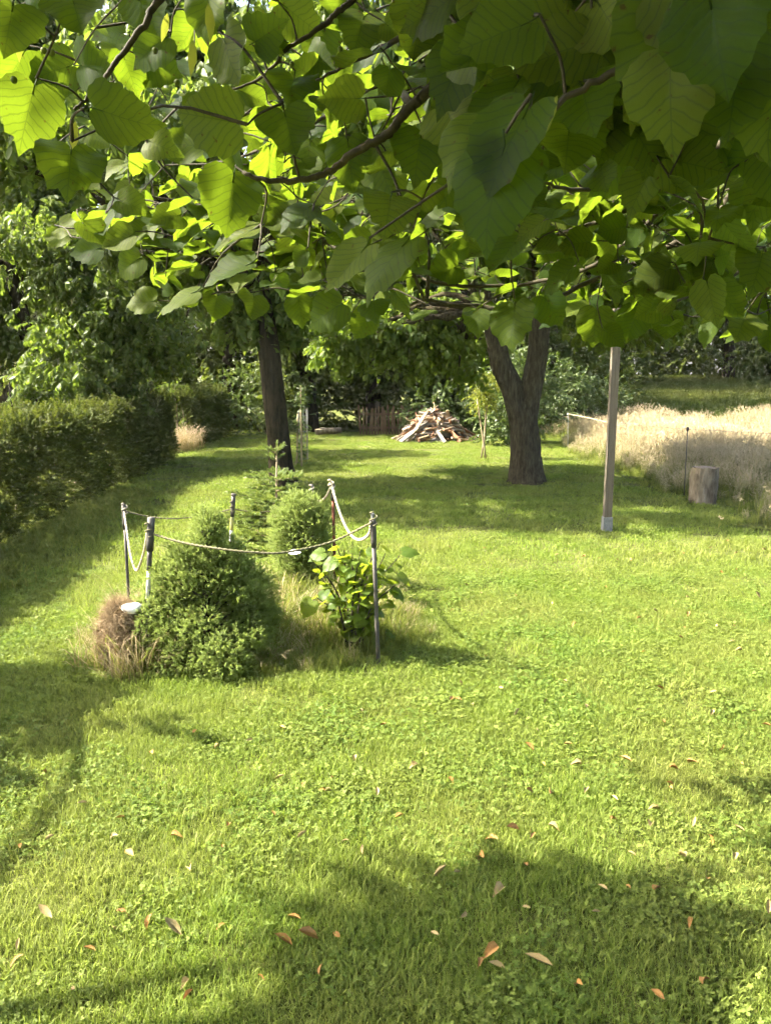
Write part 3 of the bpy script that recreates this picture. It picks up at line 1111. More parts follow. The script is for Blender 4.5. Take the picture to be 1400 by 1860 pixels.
# ================================================================== HEDGES
def hedge(name, label, a, bpt, h, thick, n, seed, ragged=.08):
    rng = np.random.default_rng(seed)
    a, bpt = np.array(a, float), np.array(bpt, float)
    L = np.linalg.norm(bpt - a)
    t = (bpt - a) / L
    s = np.array([t[1], -t[0]])                       # towards +x (lawn side)
    if s[0] < 0:
        s = -s
    root = thing(name, label, 'hedge', (*((a + bpt) / 2), 0))
    mb = MB()
    k = 0
    for q in np.arange(.2, L, .42):
        c = a + t * q + s * rng.normal(-.02, .05)
        e = c + rng.normal(0, .1, 2)
        tube(mb, limb_path((*c, -.05), (*e, h * rng.uniform(.8, 1.0)), rng, .06, 5), np.linspace(.022, .006, 5), 5, False, seed=k)
        for j in range(3):
            z = h * rng.uniform(.2, .8)
            e2 = c + s * rng.uniform(-.5, .5) * thick + t * rng.normal(0, .2)
            tube(mb, limb_path((*c, z * .8), (*e2, z + .15), rng, .1, 4), np.linspace(.008, .003, 4), 4, False)
        k += 1
    mb.build('stems', M['twig_pale'], root)
    # body: sides, top and ends of a rounded box, wavy
    q = rng.uniform(0, L, n)
    ph = rng.uniform(0, 1, n)
    wav = .035 * np.sin(q * 2.1 + seed) + .025 * np.sin(q * 5.3 + 2)
    perim = 2 * h + thick
    u = ph * (perim - h * .75)
    side = np.where(u < h, 1, np.where(u < h + thick, 0, -1))
    z = np.where(side == 1, u, np.where(side == 0, h, perim - u))
    off = np.where(side == 1, thick / 2, np.where(side == 0, thick / 2 - (u - h), -thick / 2))
    dep = rng.uniform(-.1, .015, n)
    wob = .025 * np.sin(q * 3.7 + z * 5) + .025 * np.sin(q * 9 + z * 11 + 1)
    N = np.c_[s[0] * np.sign(side), s[1] * np.sign(side), (side == 0) * 1.0]
    off = off + np.sign(side) * (dep + wob)
    z = z + (side == 0) * (dep * .8) + wav * (z / h) + (side == 0) * ragged * rng.uniform(0, 1, n) ** 3 * 2
    pts = np.c_[a[0] + t[0] * q + s[0] * off, a[1] + t[1] * q + s[1] * off, np.maximum(z, .05)]
    d = N + rng.normal(0, .5, N.shape) + np.array([0, 0, .25])
    # ends
    scatter('foliage', pts, eul_x(d, rng, .8), rng.uniform(.75, 1.25, n), SPR['hedge'], root, seed=seed)
    return root


hedge('hedge', 'long clipped hedge along the left side of the lawn', (-3.62, 1.0), (-4.45, 15.0), 1.02, .62, 19000, 61)
hedge('hedge', 'short far hedge segment beyond the gap with the small round-headed tree', (-4.55, 16.8), (-4.5, 20.6), 1.1, .6, 6500, 62)

# grass cuttings and ground cover at the hedge foot
rng = np.random.default_rng(64)
n = 900
y = rng.uniform(5.5, 10.5, n)
x = -3.2 - .055 * y + rng.normal(0, .2, n) + .25
pts = np.c_[x, y, gz(x, y)]
wt = [blades(130 + i, M['weed'], 36, .12, (.03, .11), .006, 1.2) for i in range(3)]
tag(scatter('hedge_foot_weeds', pts, np.c_[rng.normal(0, .15, n), rng.normal(0, .15, n), rng.uniform(0, 6.28, n)], rng.uniform(.7, 1.2, n), wt),
    'flattened weeds and leaves in the shade along the hedge foot', 'weeds', kind='stuff')

# small round-headed tree in the hedge gap
b = G(322, 812)
rng = np.random.default_rng(66)
root = thing('standard_tree', 'small round-headed tree on a bare stem in the hedge gap', 'tree', (b.x, b.y, 0))
mb = MB()
tube(mb, [(b.x, b.y, -.05), P(322, 770, b.y), P(321, 735, b.y), P(316, 708, b.y)], [.022, .02, .018, .014], 7, True)
mb.build('trunk', M['twig_pale'], root)
c = P(315, 704, b.y)
p, o = lobes_sample([(c.x, c.y, c.z, .2, .2, .14)], 60, rng, (.1, 1))
o[:, 2] -= .5
scatter('crown', p, eul_x(o, rng), rng.uniform(.6, .9, len(p)), SPR['cherry'], root)
b2 = G(346, 820)
dg = [blades(140 + i, M['dry'], 90, .16, (.25, .6), .005, .6, head=.4) for i in range(2)]
pts = np.array([(b2.x + rng.normal(0, .16), b2.y + rng.normal(0, .16), 0) for i in range(9)])
tag(scatter('pampas_clump', pts, np.c_[np.zeros(9), np.zeros(9), rng.uniform(0, 6, 9)], rng.uniform(.8, 1.1, 9), dg, kind='stuff'),
    'pale feathery grass clump at the end of the long hedge', 'plant')


# ================================================================== SAPLINGS AND STAKES
def stake(label, a, bt, r, mat='stake', group=None, name='tree_stake'):
    a, bt = Vector(a), Vector(bt)
    mb = MB()
    d = (bt - a).normalized()
    rng = np.random.default_rng(int(abs(a.x) * 1000))
    pts = [a + (bt - a) * t + Vector(rng.normal(0, r * .25, 3)) for t in (0, .25, .5, .75, 1)]
    tube(mb, pts, [r, r * 1.02, r, r * .97, r * .9], 8, True, .05)
    return tag(mb.build(name, M[mat]), label, 'stake', group)


b = G(548, 846)
y0 = b.y
rng = np.random.default_rng(71)
root = thing('sapling', 'slender staked sapling with small leaves beside the leaning trunk', 'sapling', (b.x, b.y, 0))
mb = MB()
tube(mb, [(b.x, y0, -.03), P(549, 800, y0), P(547, 750, y0), P(546, 700, y0)], [.014, .012, .01, .005], 6)
mb.build('trunk', M['twig_pale'], root)
p = np.array([tuple(P(547 + rng.normal(0, 9 if v < 760 else 5), v, y0 + rng.normal(0, .08))) for v in rng.uniform(698, 826, 85)])
d = rng.normal(0, 1, p.shape)
d[:, 2] = rng.normal(-.1, .3, len(p))
scatter('crown', p, eul_x(d, rng), rng.uniform(.35, .6, len(p)), SPR['bush'], root)
SG = 'support stakes round the young trees'
for (u0, v0, u1, v1, lab) in ((548, 850, 546, 745, 'tall stake on the near side of the sapling beside the leaning trunk'),
                              (558, 834, 557, 742, 'thin stake on the right of the sapling beside the leaning trunk'),
                              (539, 846, 541, 752, 'thin stake hidden in the leaves left of the slender sapling')):
    a = G(u0, v0)
    stake(lab, (a.x, a.y, -.05), P(u1, v1, a.y), .016, 'stake', SG)
# wire guard round the sapling
gb = G(552, 838)
mb = MB()
for k in range(9):
    a = 2 * math.pi * k / 9
    q = (gb.x + .085 * math.cos(a), gb.y + .085 * math.sin(a))
    tube(mb, [(*q, 0), (*q, .45), (*q, .95)], .003, 4)
for z in np.arange(.05, .96, .1):
    ring = [(gb.x + .085 * math.cos(a), gb.y + .085 * math.sin(a), z) for a in np.linspace(0, 2 * math.pi, 15)]
    tube(mb, ring, .0025, 4, False)
tag(mb.build('wire_guard', M['galv']), 'cylinder of grey wire mesh round the slender sapling', 'guard')

b = G(880, 834)
y0 = b.y
root = thing('sapling', 'yellow-green sapling tied to crossed stakes left of the forked tree', 'sapling', (b.x, b.y, 0))
mb = MB()
tube(mb, [(b.x, y0, -.03), P(880, 790, y0), P(882, 745, y0), P(880, 695, y0)], [.013, .012, .01, .004], 6)
mb.build('trunk', M['twig_pale'], root)
p = np.array([tuple(P(880 + rng.normal(0, 13), v, y0 + rng.normal(0, .14))) for v in rng.uniform(672, 738, 170)])
d = rng.normal(0, 1, p.shape)
d[:, 2] = -.6
scatter('crown', p, eul_x(d, rng), rng.uniform(.7, 1.1, len(p)), SPR['sapling'], root)
a = G(873, 834)
stake('slanting stake crossing to the right under the yellow-green sapling', (a.x, a.y, -.05), P(888, 716, a.y + .05), .017, 'stake', SG)
a = G(883, 835)
stake('slanting stake crossing to the left under the yellow-green sapling', (a.x, a.y, -.05), P(866, 722, a.y - .03), .017, 'stake', SG)


# ================================================================== BONFIRE PILE
def woodpile():
    b = G(790, 804)
    y0 = b.y + .75
    rng = np.random.default_rng(81)
    root = thing('bonfire_pile', 'heap of old planks and branches stacked for a bonfire on the lawn', 'wood pile', (b.x, y0, 0))
    mb = MB()
    # ash mound under the timber
    rings, seg = 6, 22
    V, F = [], []
    for i in range(rings + 1):
        t = i / rings
        for j in range(seg):
            a = 2 * math.pi * j / seg
            rr = .86 * (1 - t) * (1 + .1 * math.sin(3 * a) + rng.normal(0, .05))
            V.append((b.x + rr * math.cos(a), y0 + rr * math.sin(a) * .85, -.02 + .45 * (1 - (1 - t) ** 1.6) + rng.normal(0, .02) * (t > 0)))
    for i in range(rings):
        for j in range(seg):
            k = (j + 1) % seg
            F.append((i * seg + j, i * seg + k, (i + 1) * seg + k, (i + 1) * seg + j))
    mb.add(V, F)
    mb.build('ash_mound', M['ash'], root)
    mats = ['plank_new', 'plank_grey', 'plank_brown']
    # shared plank and branch meshes along +Y
    pl, br = {}, {}
    for m in mats:
        for k in range(2):
            q = MB()
            box(q, (0, 0, 0), (.09 + .05 * k, 1.0, .028 + .015 * k), bev=.004)
            pl[m, k] = q.mesh('plank', M[m], False)
    for k in range(4):
        q = MB()
        r2 = np.random.default_rng(400 + k)
        pts = [(r2.normal(0, .02), t, r2.normal(0, .02)) for t in np.linspace(-.5, .5, 7)]
        tube(q, pts, np.linspace(.032, .014, 7), 7, True, .08, seed=k)
        br[k] = q.mesh('branch', M[('plank_new', 'plank_brown', 'plank_grey', 'stake')[k]])
    for i in range(150):
        t = rng.uniform(0, 1) ** .75
        a = rng.uniform(0, 2 * math.pi)
        if rng.uniform() < .72:
            a = rng.uniform(math.pi, 2 * math.pi)          # mostly the side one sees
        rr = .84 * (1 - t) ** .9 + .05
        z = .04 + .62 * t ** .9 + rng.uniform(0, .05)
        pos = Vector((b.x + rr * math.cos(a), y0 + rr * .85 * math.sin(a), z))
        L = rng.uniform(.28, .85) * (1.1 - .35 * t)
        if rng.uniform() < .55:       # leaning towards the top
            d = Vector((-math.cos(a) + rng.normal(0, .4), -math.sin(a) + rng.normal(0, .4), rng.uniform(.4, .9)))
        else:                          # lying across the slope
            d = Vector((-math.sin(a) + rng.normal(0, .3), math.cos(a) + rng.normal(0, .3), rng.normal(.05, .22)))
        d.normalize()
        if pos.z - abs(d.z) * L / 2 < .02:
            pos.z = .02 + abs(d.z) * L / 2
        q = d.to_track_quat('Y', 'Z') @ Matrix.Rotation(rng.uniform(-1, 1), 3, 'Y').to_quaternion()
        if rng.uniform() < .36:
            me, nm = pl[mats[int(rng.choice(3, p=[.4, .4, .2]))], int(rng.integers(0, 2))], 'plank'
        else:
            me, nm = br[int(rng.integers(0, 4))], 'branch'
        o = bpy.data.objects.new(nm, me)
        COL.objects.link(o)
        o.parent = root
        o.location = pos - root.location
        o.rotation_mode = 'QUATERNION'
        o.rotation_quaternion = q
        w = rng.uniform(.5, 1.05)
        o.scale = (w, L, w)
    # the long pale pole leaning on the left flank and boards at the crest
    for (u0, v0, u1, v1, me, nm, w) in ((728, 803, 775, 760, br[0], 'branch', 1.5), (770, 775, 790, 742, pl['plank_new', 0], 'plank', .8), (765, 772, 783, 744, pl['plank_new', 0], 'plank', .8),
                                        (790, 752, 815, 768, br[1], 'branch', 1.0), (800, 770, 838, 782, pl['plank_grey', 1], 'plank', 1.1), (790, 765, 842, 776, br[1], 'branch', .9),
                                        (812, 750, 780, 756, br[2], 'branch', .9), (820, 795, 856, 805, pl['plank_new', 1], 'plank', .9), (735, 774, 770, 770, br[2], 'branch', .6)):
        f = (803 - (v0 + v1) / 2) / 60
        yy = y0 - .75 + .75 * f
        A, B = P(u0, v0, yy - .05), P(u1, v1, yy + .08)
        if A.z < .03:
            A.z = .03
        if B.z < .03:
            B.z = .03
        o = bpy.data.objects.new(nm, me)
        COL.objects.link(o)
        o.parent = root
        o.location = (A + B) / 2 - root.location
        o.rotation_mode = 'QUATERNION'
        o.rotation_quaternion = (B - A).to_track_quat('Y', 'Z')
        o.scale = (w, (B - A).length, w)


woodpile()


# picket fence under the trees
def pickets():
    a, e = P(655, 770, 20.6), P(765, 770, 20.6)
    a.z = e.z = 0
    root = thing('picket_fence', 'weathered brown picket fence under the dark trees behind the lawn', 'fence', ((a.x + e.x) / 2, a.y, 0))
    rng = np.random.default_rng(91)
    q = MB()
    box(q, (0, 0, .5), (.05, .025, 1.0), bev=.004)
    q.add([(-.025, -.0125, 1.0), (.025, -.0125, 1.0), (.025, .0125, 1.0), (-.025, .0125, 1.0), (0, -.0125, 1.04), (0, .0125, 1.04)],
          [(0, 1, 4), (2, 3, 5), (1, 2, 5, 4), (3, 0, 4, 5)])
    me = q.mesh('picket', M['picket'], False)
    n = 22
    for i in range(n):
        t = i / (n - 1)
        o = bpy.data.objects.new('picket', me)
        COL.objects.link(o)
        o.parent = root
        o.location = (a.x + (e.x - a.x) * t - root.location.x, rng.normal(0, .01), -.03)
        o.rotation_euler = (rng.normal(0, .03), rng.normal(0, .05), rng.normal(0, .1))
        o.scale = (1, 1, rng.uniform(.68, .84))
    for z in (.2, .56):
        q = MB()
        box(q, ((a.x + e.x) / 2, a.y + .035, z), (e.x - a.x + .1, .03, .06), bev=.004)
        q.build('rail', M['picket'], root, False)


pickets()
rng = np.random.default_rng(93)
for i, (u0, v0, u1, v1, lab) in enumerate(((592, 776, 632, 768, 'pale fallen trunk lying under the trees left of the picket fence'),
                                           (604, 770, 612, 762, 'short cut log end under the trees left of the picket fence'))):
    A, B = G(u0, v0), G(u1, v1 + 8)
    A.z, B.z = .09, .16
    A.y = B.y = 20.3 + .15 * i
    mb = MB()
    tube(mb, [A, A * .66 + B * .34 + Vector((0, 0, .03)), A * .33 + B * .67, B], [.09, .08, .085, .07], 9, True, .06, seed=i)
    tag(mb.build('fallen_log', M['log']), lab, 'log')


# ================================================================== POST, STUMP, FIELD FENCE
def wooden_post():
    b = G(1101, 964)
    top = P(1121, 560, b.y - .02)
    root = thing('washing_line_post', 'tall squared grey wooden post in a steel shoe with a hook near its top', 'post', (b.x, b.y, 0))
    a = Vector((b.x, b.y, .02))
    d = (top - a)
    rot = d.to_track_quat('Z', 'Y').to_matrix() @ Matrix.Rotation(math.radians(24), 3, 'Z')
    mb = MB()
    box(mb, (a + top) / 2, (.077, .077, d.length), rot, bev=.007)
    mb.build('shaft', M['post'], root, False)
    mb = MB()
    n = d.normalized()
    box(mb, a + n * .055, (.094, .094, .15), rot, bev=.003)
    mb.build('steel_shoe', M['galv'], root, False)
    h = P(1124, 612, b.y - .06)
    mb = MB()
    pts = [h + Vector((.0 + .0, .02, .06)), h + Vector((.012, -.01, .055)), h + Vector((.02, -.03, .02)), h + Vector((.018, -.035, -.02)), h + Vector((.004, -.035, -.035)), h + Vector((-.008, -.033, -.015))]
    tube(mb, bez(pts, 4), .0055, 6)
    mb.build('hook', M['white'], root)


wooden_post()


def stump():
    b = G(1275, 914)
    root = thing('log_stump', 'upright weathered log stump at the edge of the tall meadow grass', 'stump', (b.x, b.y, 0))
    rng = np.random.default_rng(97)
    top = P(1276, 849, b.y)
    mb = MB()
    n = 26
    V, F = [], []
    zs = np.linspace(-.05, top.z, 11)
    for i, z in enumerate(zs):
        for j in range(n):
            a = 2 * math.pi * j / n
            r = .158 * (1 + .05 * math.sin(2 * a + 1) + .035 * math.sin(5 * a + z * 3) + rng.normal(0, .016)) * (1 + .05 * math.sin(z * 7))
            V.append((b.x + r * math.cos(a), b.y + r * math.sin(a), z + (rng.normal(0, .01) if i == 10 else 0)))
    for i in range(10):
        for j in range(n):
            k = (j + 1) % n
            F.append((i * n + j, i * n + k, (i + 1) * n + k, (i + 1) * n + j))
    mb.add(V, F)
    mb.build('bark', M['log'], root)
    mb = MB()
    V = [(b.x, b.y, top.z + .004)] + [(b.x + .15 * math.cos(2 * math.pi * j / n), b.y + .15 * math.sin(2 * math.pi * j / n), top.z + rng.normal(0, .004)) for j in range(n)]
    mb.add(V, [(0, 1 + j, 1 + (j + 1) % n) for j in range(n)])
    mb.build('cut_face', M['logtop'], root, False)


stump()

FG = 'thin rods of the field fence'
a = G(1251, 905)
r1t = P(1258, 780, a.y)
root = thing('fence_rod', 'thin dark fence rod with an insulator standing behind the log stump', 'fence rod', (a.x, a.y + .18, 0), FG)
mb = MB()
tube(mb, [(a.x, a.y + .18, -.05), (r1t.x, a.y + .18, r1t.z)], .006, 6)
mb.build('rod', M['pipe_dark'], root)
mb = MB()
tube(mb, [(r1t.x, a.y + .18, r1t.z - .04), (r1t.x, a.y + .18, r1t.z - .02), (r1t.x, a.y + .18, r1t.z + .01), (r1t.x, a.y + .18, r1t.z + .02)], [.008, .02, .02, .008], 8)
mb.build('insulator', M['pipe_dark'], root)
R1 = Vector((r1t.x, a.y + .18, r1t.z - .01))
a = G(1031, 812)
r2t = P(1031, 752, a.y)
root = thing('fence_rod', 'thin pale fence rod at the far head of the tall meadow grass', 'fence rod', (a.x, a.y, 0), FG)
mb = MB()
tube(mb, [(a.x, a.y, -.05), (r2t.x, a.y, r2t.z)], .006, 6)
mb.build('rod', M['pipe_pale'], root)
mb = MB()
tube(mb, [(r2t.x, a.y, r2t.z - .03), (r2t.x, a.y, r2t.z), (r2t.x, a.y, r2t.z + .02)], [.01, .022, .01], 8)
mb.build('insulator', M['pipe_pale'], root)
R2 = Vector((r2t.x, a.y, r2t.z))
mb = MB()
e = P(1112, 770, a.y - 2.2)
tube(mb, [R2, (R2 + e) / 2 + Vector((0, 0, .015)), e], .012, 6)
tag(mb.build('fallen_pole', M['stake']), 'pale pole leaning from the far fence rod over the meadow grass', 'pole')
R3 = Vector((8.4, 6.6, .95))
root = thing('fence_rod', 'thin fence rod in the meadow beyond the right picture border', 'fence rod', (R3.x, R3.y, 0), FG)
mb = MB()
tube(mb, [(R3.x, R3.y, -.05), R3], .006, 6)
mb.build('rod', M['pipe_dark'], root)
for A, B, lab in ((R2, R1, 'thin fence wire between the far rod and the rod by the stump'), (R1, R3, 'thin fence wire running from the stump rod out over the meadow')):
    mb = MB()
    tube(mb, [A, A * .66 + B * .34 - Vector((0, 0, .04)), A * .33 + B * .67 - Vector((0, 0, .04)), B], .0022, 4, False)
    tag(mb.build('fence_wire', M['galv']), lab, 'wire')


# stalked weeds at the right
def stalk_weed(label, u, v, stalks, seed, group='stalked weeds by the meadow'):
    b = G(u, v)
    rng = np.random.default_rng(seed)
    root = thing('stalk_weed', label, 'weed', (b.x, b.y, 0), group)
    for (u1, v1) in stalks:
        t = P(u1, v1, b.y + rng.normal(0, .05))
        mb = MB()
        m = Vector((b.x, b.y, 0)) * .5 + t * .5 + Vector((rng.normal(0, .01) - .015, 0, .03))
        tube(mb, bez([(b.x + rng.normal(0, .01), b.y, -.02), m, t], 5), .0035, 5)
        mb.build('stalk', M['weed'], root)
        mb = MB()
        for k in range(7):
            d = rng.normal(0, 1, 3) + np.array([0, 0, .6])
            add_leaf(mb, np.array(t), d, rng.normal(0, 1, 3), .03, .015, tint=rng.uniform(), stations=2)
        mb.build('flower_head', M['flower'], root)
    mb = MB()
    for k in range(8):
        d = rng.normal(0, 1, 3)
        d[2] = abs(d[2]) * .4 + .2
        add_leaf(mb, (b.x, b.y, .0), d, (0, 0, 1), .09, .03, tint=rng.uniform())
    mb.build('leaves', M['weed'], root)


stalk_weed('tall bent pair of weed stalks in the shade right of the log stump', 1372, 960, [(1388, 886), (1394, 893)], 1)
stalk_weed('single curved weed stalk between the log stump and the tall bent pair', 1340, 955, [(1346, 908)], 2)
stalk_weed('low cluster of weed stalks on the lawn edge nearest the log stump', 1302, 962, [(1306, 940), (1312, 943)], 3)
stalk_weed('weed stalks at the very right edge of the picture by the meadow', 1392, 962, [(1396, 928), (1399, 918)], 4)


# ================================================================== FLOWER BED
def conifer(name, label, d0, px_lobes, n, seed, tufts, base_uv, cat='conifer', mat_twig='twig'):
    rng = np.random.default_rng(seed)
    b = G(*base_uv)
    root = thing(name, label, cat, (b.x, b.y, float(gz(b.x, b.y))))
    k = d0 / FPX
    lobes = []
    for (u, v, ru, rv, dy) in px_lobes:
        c = P(u, v, d0 + dy)
        lobes.append((c.x, c.y, c.z, ru * k * .98, ru * k * .96, rv * k * .95))
    top = max(lobes, key=lambda L: L[2])
    mb = MB()
    tube(mb, [(b.x, b.y, -.03), (b.x * .5 + top[0] * .5, b.y * .5 + top[1] * .5, top[2] * .5), (top[0], top[1], top[2])], [.03, .02, .006], 8, True, .05)
    mb.build('trunk', M['bark_brown'], root)
    mb = MB()
    for i in range(70):
        L = lobes[rng.integers(0, len(lobes))]
        e = np.array(L[:3]) + rng.normal(0, .4, 3) * np.array(L[3:])
        z0 = max(.05, e[2] - .12)
        f = z0 / top[2]
        tube(mb, limb_path((b.x + (top[0] - b.x) * f, b.y + (top[1] - b.y) * f, z0), e, rng, .1, 5), np.linspace(.007, .003, 5), 4, False)
    mb.build('branches', M[mat_twig], root)
    # clumps of shoots on the lobes: light tops, dark gaps
    L2 = []
    for L in lobes:
        L = np.asarray(L)
        m = int(10 + 400 * L[3] * L[5] * 6)
        for i in range(m):
            d = rng.normal(0, 1, 3)
            d /= np.linalg.norm(d)
            r = rng.uniform(.028, .055) * (d0 / 4.1) ** .5
            L2.append((*(L[:3] + d * L[3:] * rng.uniform(.78, 1.08)), r, r, r * .9))
    p, o = lobes_sample(L2, int(n * .8), rng, (.35, 1))
    p2, o2 = lobes_sample(lobes, int(n * .2), rng, (.5, .95))
    p, o = np.vstack([p, p2]), np.vstack([o, o2])
    keep = p[:, 2] > .03
    p, o = p[keep], o[keep]
    cen = np.array([b.x, b.y, top[2] * .4])
    dirs = o * .7 + (p - cen) * 1.2 + np.array([0, 0, .35]) + rng.normal(0, .25, p.shape)
    scatter('foliage', p, eul_z(dirs, rng), rng.uniform(.7, 1.1, len(p)), tufts, root, seed=seed)
    return root


tuf = [needle_tuft(500 + i, M['spruce'], 32, .027, .0105, .0012) for i in range(4)]
conifer('dwarf_spruce', 'dense lumpy dwarf spruce with a pointed tip at the front of the roped bed', 4.12,
        [(374, 943, 15, 26, 0), (375, 972, 30, 38, 0), (384, 1005, 44, 38, .0), (355, 1012, 40, 40, .0), (410, 1030, 46, 40, .0), (430, 1060, 50, 44, .0), (335, 1045, 58, 46, .0), (395, 1055, 62, 52, .02), (458, 1085, 48, 52, .05), (300, 1085, 42, 44, .0),
         (300, 1140, 56, 55, -.05), (380, 1135, 90, 66, 0), (455, 1130, 52, 52, .0), (282, 1190, 42, 42, -.03), (350, 1195, 72, 56, -.08), (408, 1205, 52, 56, -.2), (440, 1165, 56, 55, -.08),
         (325, 1228, 46, 36, -.1), (395, 1245, 40, 28, -.2)], 40000, 101, tuf, (375, 1232))
conifer('round_spruce', 'smaller rounded spruce behind the pointed one in the roped bed', 5.25,
        [(548, 925, 32, 32, 0), (530, 955, 36, 38, 0), (565, 955, 34, 40, 0), (520, 985, 32, 30, -.03), (558, 985, 36, 32, -.03), (538, 1022, 36, 28, -.02), (572, 1018, 24, 26, .03)], 12500, 102, tuf, (545, 1070))


def young_fir():
    d0 = 5.75
    rng = np.random.default_rng(111)
    b = G(503, 1070)
    b = Vector((P(503, 990, d0).x, d0, 0))
    root = thing('young_fir', 'open young fir with a bare leader in front of the leaning trunk', 'fir', (b.x, b.y, 0))
    top = P(503, 808, d0)
    mb = MB()
    tube(mb, [(b.x, b.y, -.03), (b.x, b.y, top.z * .5), (top.x, top.y, top.z)], [.016, .01, .005], 8)
    mb.build('trunk', M['twig_pale'], root)
    tuft = [needle_tuft(520 + i, M['fir'], 24, .045, .021, .0019) for i in range(3)]
    whorls = [(top.z - .06, .07, 4), (top.z - .11, .05, 3), (top.z - .27, .24, 6), (top.z - .35, .2, 5), (top.z - .45, .32, 7), (top.z - .55, .3, 6), (top.z - .62, .38, 7), (top.z - .74, .4, 8), (top.z - .84, .4, 7)]
    Pp, Dd = [], []
    for wi, (z, L, m) in enumerate(whorls):
        a0 = rng.uniform(0, 6.28)
        for i in range(m):
            a = a0 + 2 * math.pi * i / m + rng.normal(0, .15)
            l = L * rng.uniform(.75, 1.15)
            d = np.array([math.cos(a), math.sin(a), .25 if wi > 1 else .6])
            st = np.array([b.x, b.y, z])
            pts = [st + d * l * t + np.array([0, 0, -.06 * l * t * t]) for t in np.linspace(0, 1, 5)]
            mb = MB()
            tube(mb, pts, np.linspace(.006, .0025, 5), 5, False)
            subs = [(pts[0], pts[-1])]
            for k in range(int(l * 26)):
                t = rng.uniform(.25, .95)
                s = 1 if k % 2 else -1
                sd = np.array([-math.sin(a) * s, math.cos(a) * s, .05]) * .8 + d * .8
                sl = l * .42 * (1.05 - t)
                s0 = st + d * l * t
                tube(mb, [s0, s0 + sd * sl], [.0025, .0018], 4, False)
                subs.append((s0, s0 + sd * sl))
            mb.build('branch', M['twig_pale'], root)
            for (p0, p1) in subs:
                ln = np.linalg.norm(p1 - p0)
                for t in np.arange(.12 if ln > .1 else 0, 1.0, .013 / max(ln, .013)):
                    Pp.append(p0 + (p1 - p0) * t)
                    Dd.append((p1 - p0) / ln + rng.normal(0, .12, 3) + [0, 0, .12])
    for z in np.arange(top.z - .07, top.z, .012):
        Pp.append(np.array([top.x, top.y, z]))
        Dd.append(np.array([0, 0, 1.0]) + rng.normal(0, .1, 3))
    Pp, Dd = np.array(Pp), np.array(Dd)
    scatter('needles', Pp, eul_z(Dd, rng), rng.uniform(.8, 1.2, len(Pp)), tuft, root)


young_fir()


# ---- broad leaves with real outlines (lime and shrub)
def broad_leaf_mesh(seed, mat, name='leaf', seg=34, rings=4, petiole=.3):
    """heart-shaped serrated leaf, base at the origin, tip along +Y, unit length"""
    r = np.random.default_rng(seed)
    ctrl_a = np.array([0, 12, 30, 60, 95, 125, 150, 168, 180]) * math.pi / 180
    ctrl_r = np.array([1.0, .87, .77, .67, .56, .43, .30, .19, .08])
    ang = np.linspace(-math.pi, math.pi, seg, endpoint=False)
    asym = r.uniform(-.08, .08)
    bend, cup, fold, wav = r.uniform(-.2, .9), r.uniform(-.2, .4), r.uniform(0, .7), r.uniform(.03, .1)
    ph = r.uniform(0, 6.28, 3)
    V, UV = [np.zeros(3)], [np.array([0.0, .0001])]

    def shape(x, y):
        rr = math.hypot(x, y)
        z = -bend * y * abs(y) * .5 - cup * rr * rr * .4 + fold * abs(x) * .55
        z += wav * math.sin(7 * x + ph[0]) * math.sin(6 * y + ph[1]) * rr * 1.6
        w = y - .85 * abs(x)
        z += .004 * math.cos((w + 2) * 6.5 * 2 * math.pi) * min(rr * 2, 1)
        return z
    for k in range(1, rings + 1):
        t = (k / rings) ** .85
        for j, a in enumerate(ang):
            R = np.interp(abs(a), ctrl_a, ctrl_r) * (1 + asym * math.copysign(1, a) * math.sin(abs(a)))
            if k == rings:
                R *= 1 + (.032 if j % 2 else -.032) + r.normal(0, .02)
            x, y = R * t * math.sin(a), R * t * math.cos(a)
            V.append(np.array([x, y, shape(x, y)]))
            UV.append(np.array([x, y]))
    F = []
    for j in range(seg):
        F.append((0, 1 + (j + 1) % seg, 1 + j))
    for k in range(rings - 1):
        for j in range(seg):
            a, b2 = 1 + k * seg + j, 1 + k * seg + (j + 1) % seg
            F.append((a, b2, b2 + seg, a + seg))
    mb = MB()
    mb.add(V, F, [.5, .5, .5], UV)
    if petiole:
        n0 = mb.n
        tube(mb, [(0, .02, .0), (0, -petiole * .5, .03), (r.normal(0, .04), -petiole, .1)], [.011, .012, .015], 4, True, tint=[.8, .5, .5])
        for q in range(len(mb.uv[-1])):
            mb.uv[-1][q] = (0.0, .3)
    return mb.mesh(name, mat)


LIME = [broad_leaf_mesh(600 + i, M['lime']) for i in range(9)]
LIME_LOW = [broad_leaf_mesh(620 + i, M['lime'], 'leaf', 18, 3) for i in range(6)]
SHRUB = [broad_leaf_mesh(640 + i, M['shrub']) for i in range(5)]


def leaf_matrix(base, tip, nrm, L):
    Y = Vector(tip).normalized()
    Z = Vector(nrm)
    Z = (Z - Y * Z.dot(Y))
    if Z.length < 1e-4:
        Z = Y.orthogonal()
    Z.normalize()
    X = Y.cross(Z)
    m = Matrix((X, Y, Z)).transposed().to_4x4()
    return Matrix.Translation(Vector(base)) @ m @ Matrix.Scale(L, 4)


def place_leaf(me, mtx, root):
    o = bpy.data.objects.new('leaf', me)
    COL.objects.link(o)
    o.parent = root
    o.matrix_basis = (Matrix.Translation(-root.location) if root.type == 'EMPTY' else root.matrix_parent_inverse.inverted() @ Matrix.Translation(-root.parent.location)) @ mtx
    return o


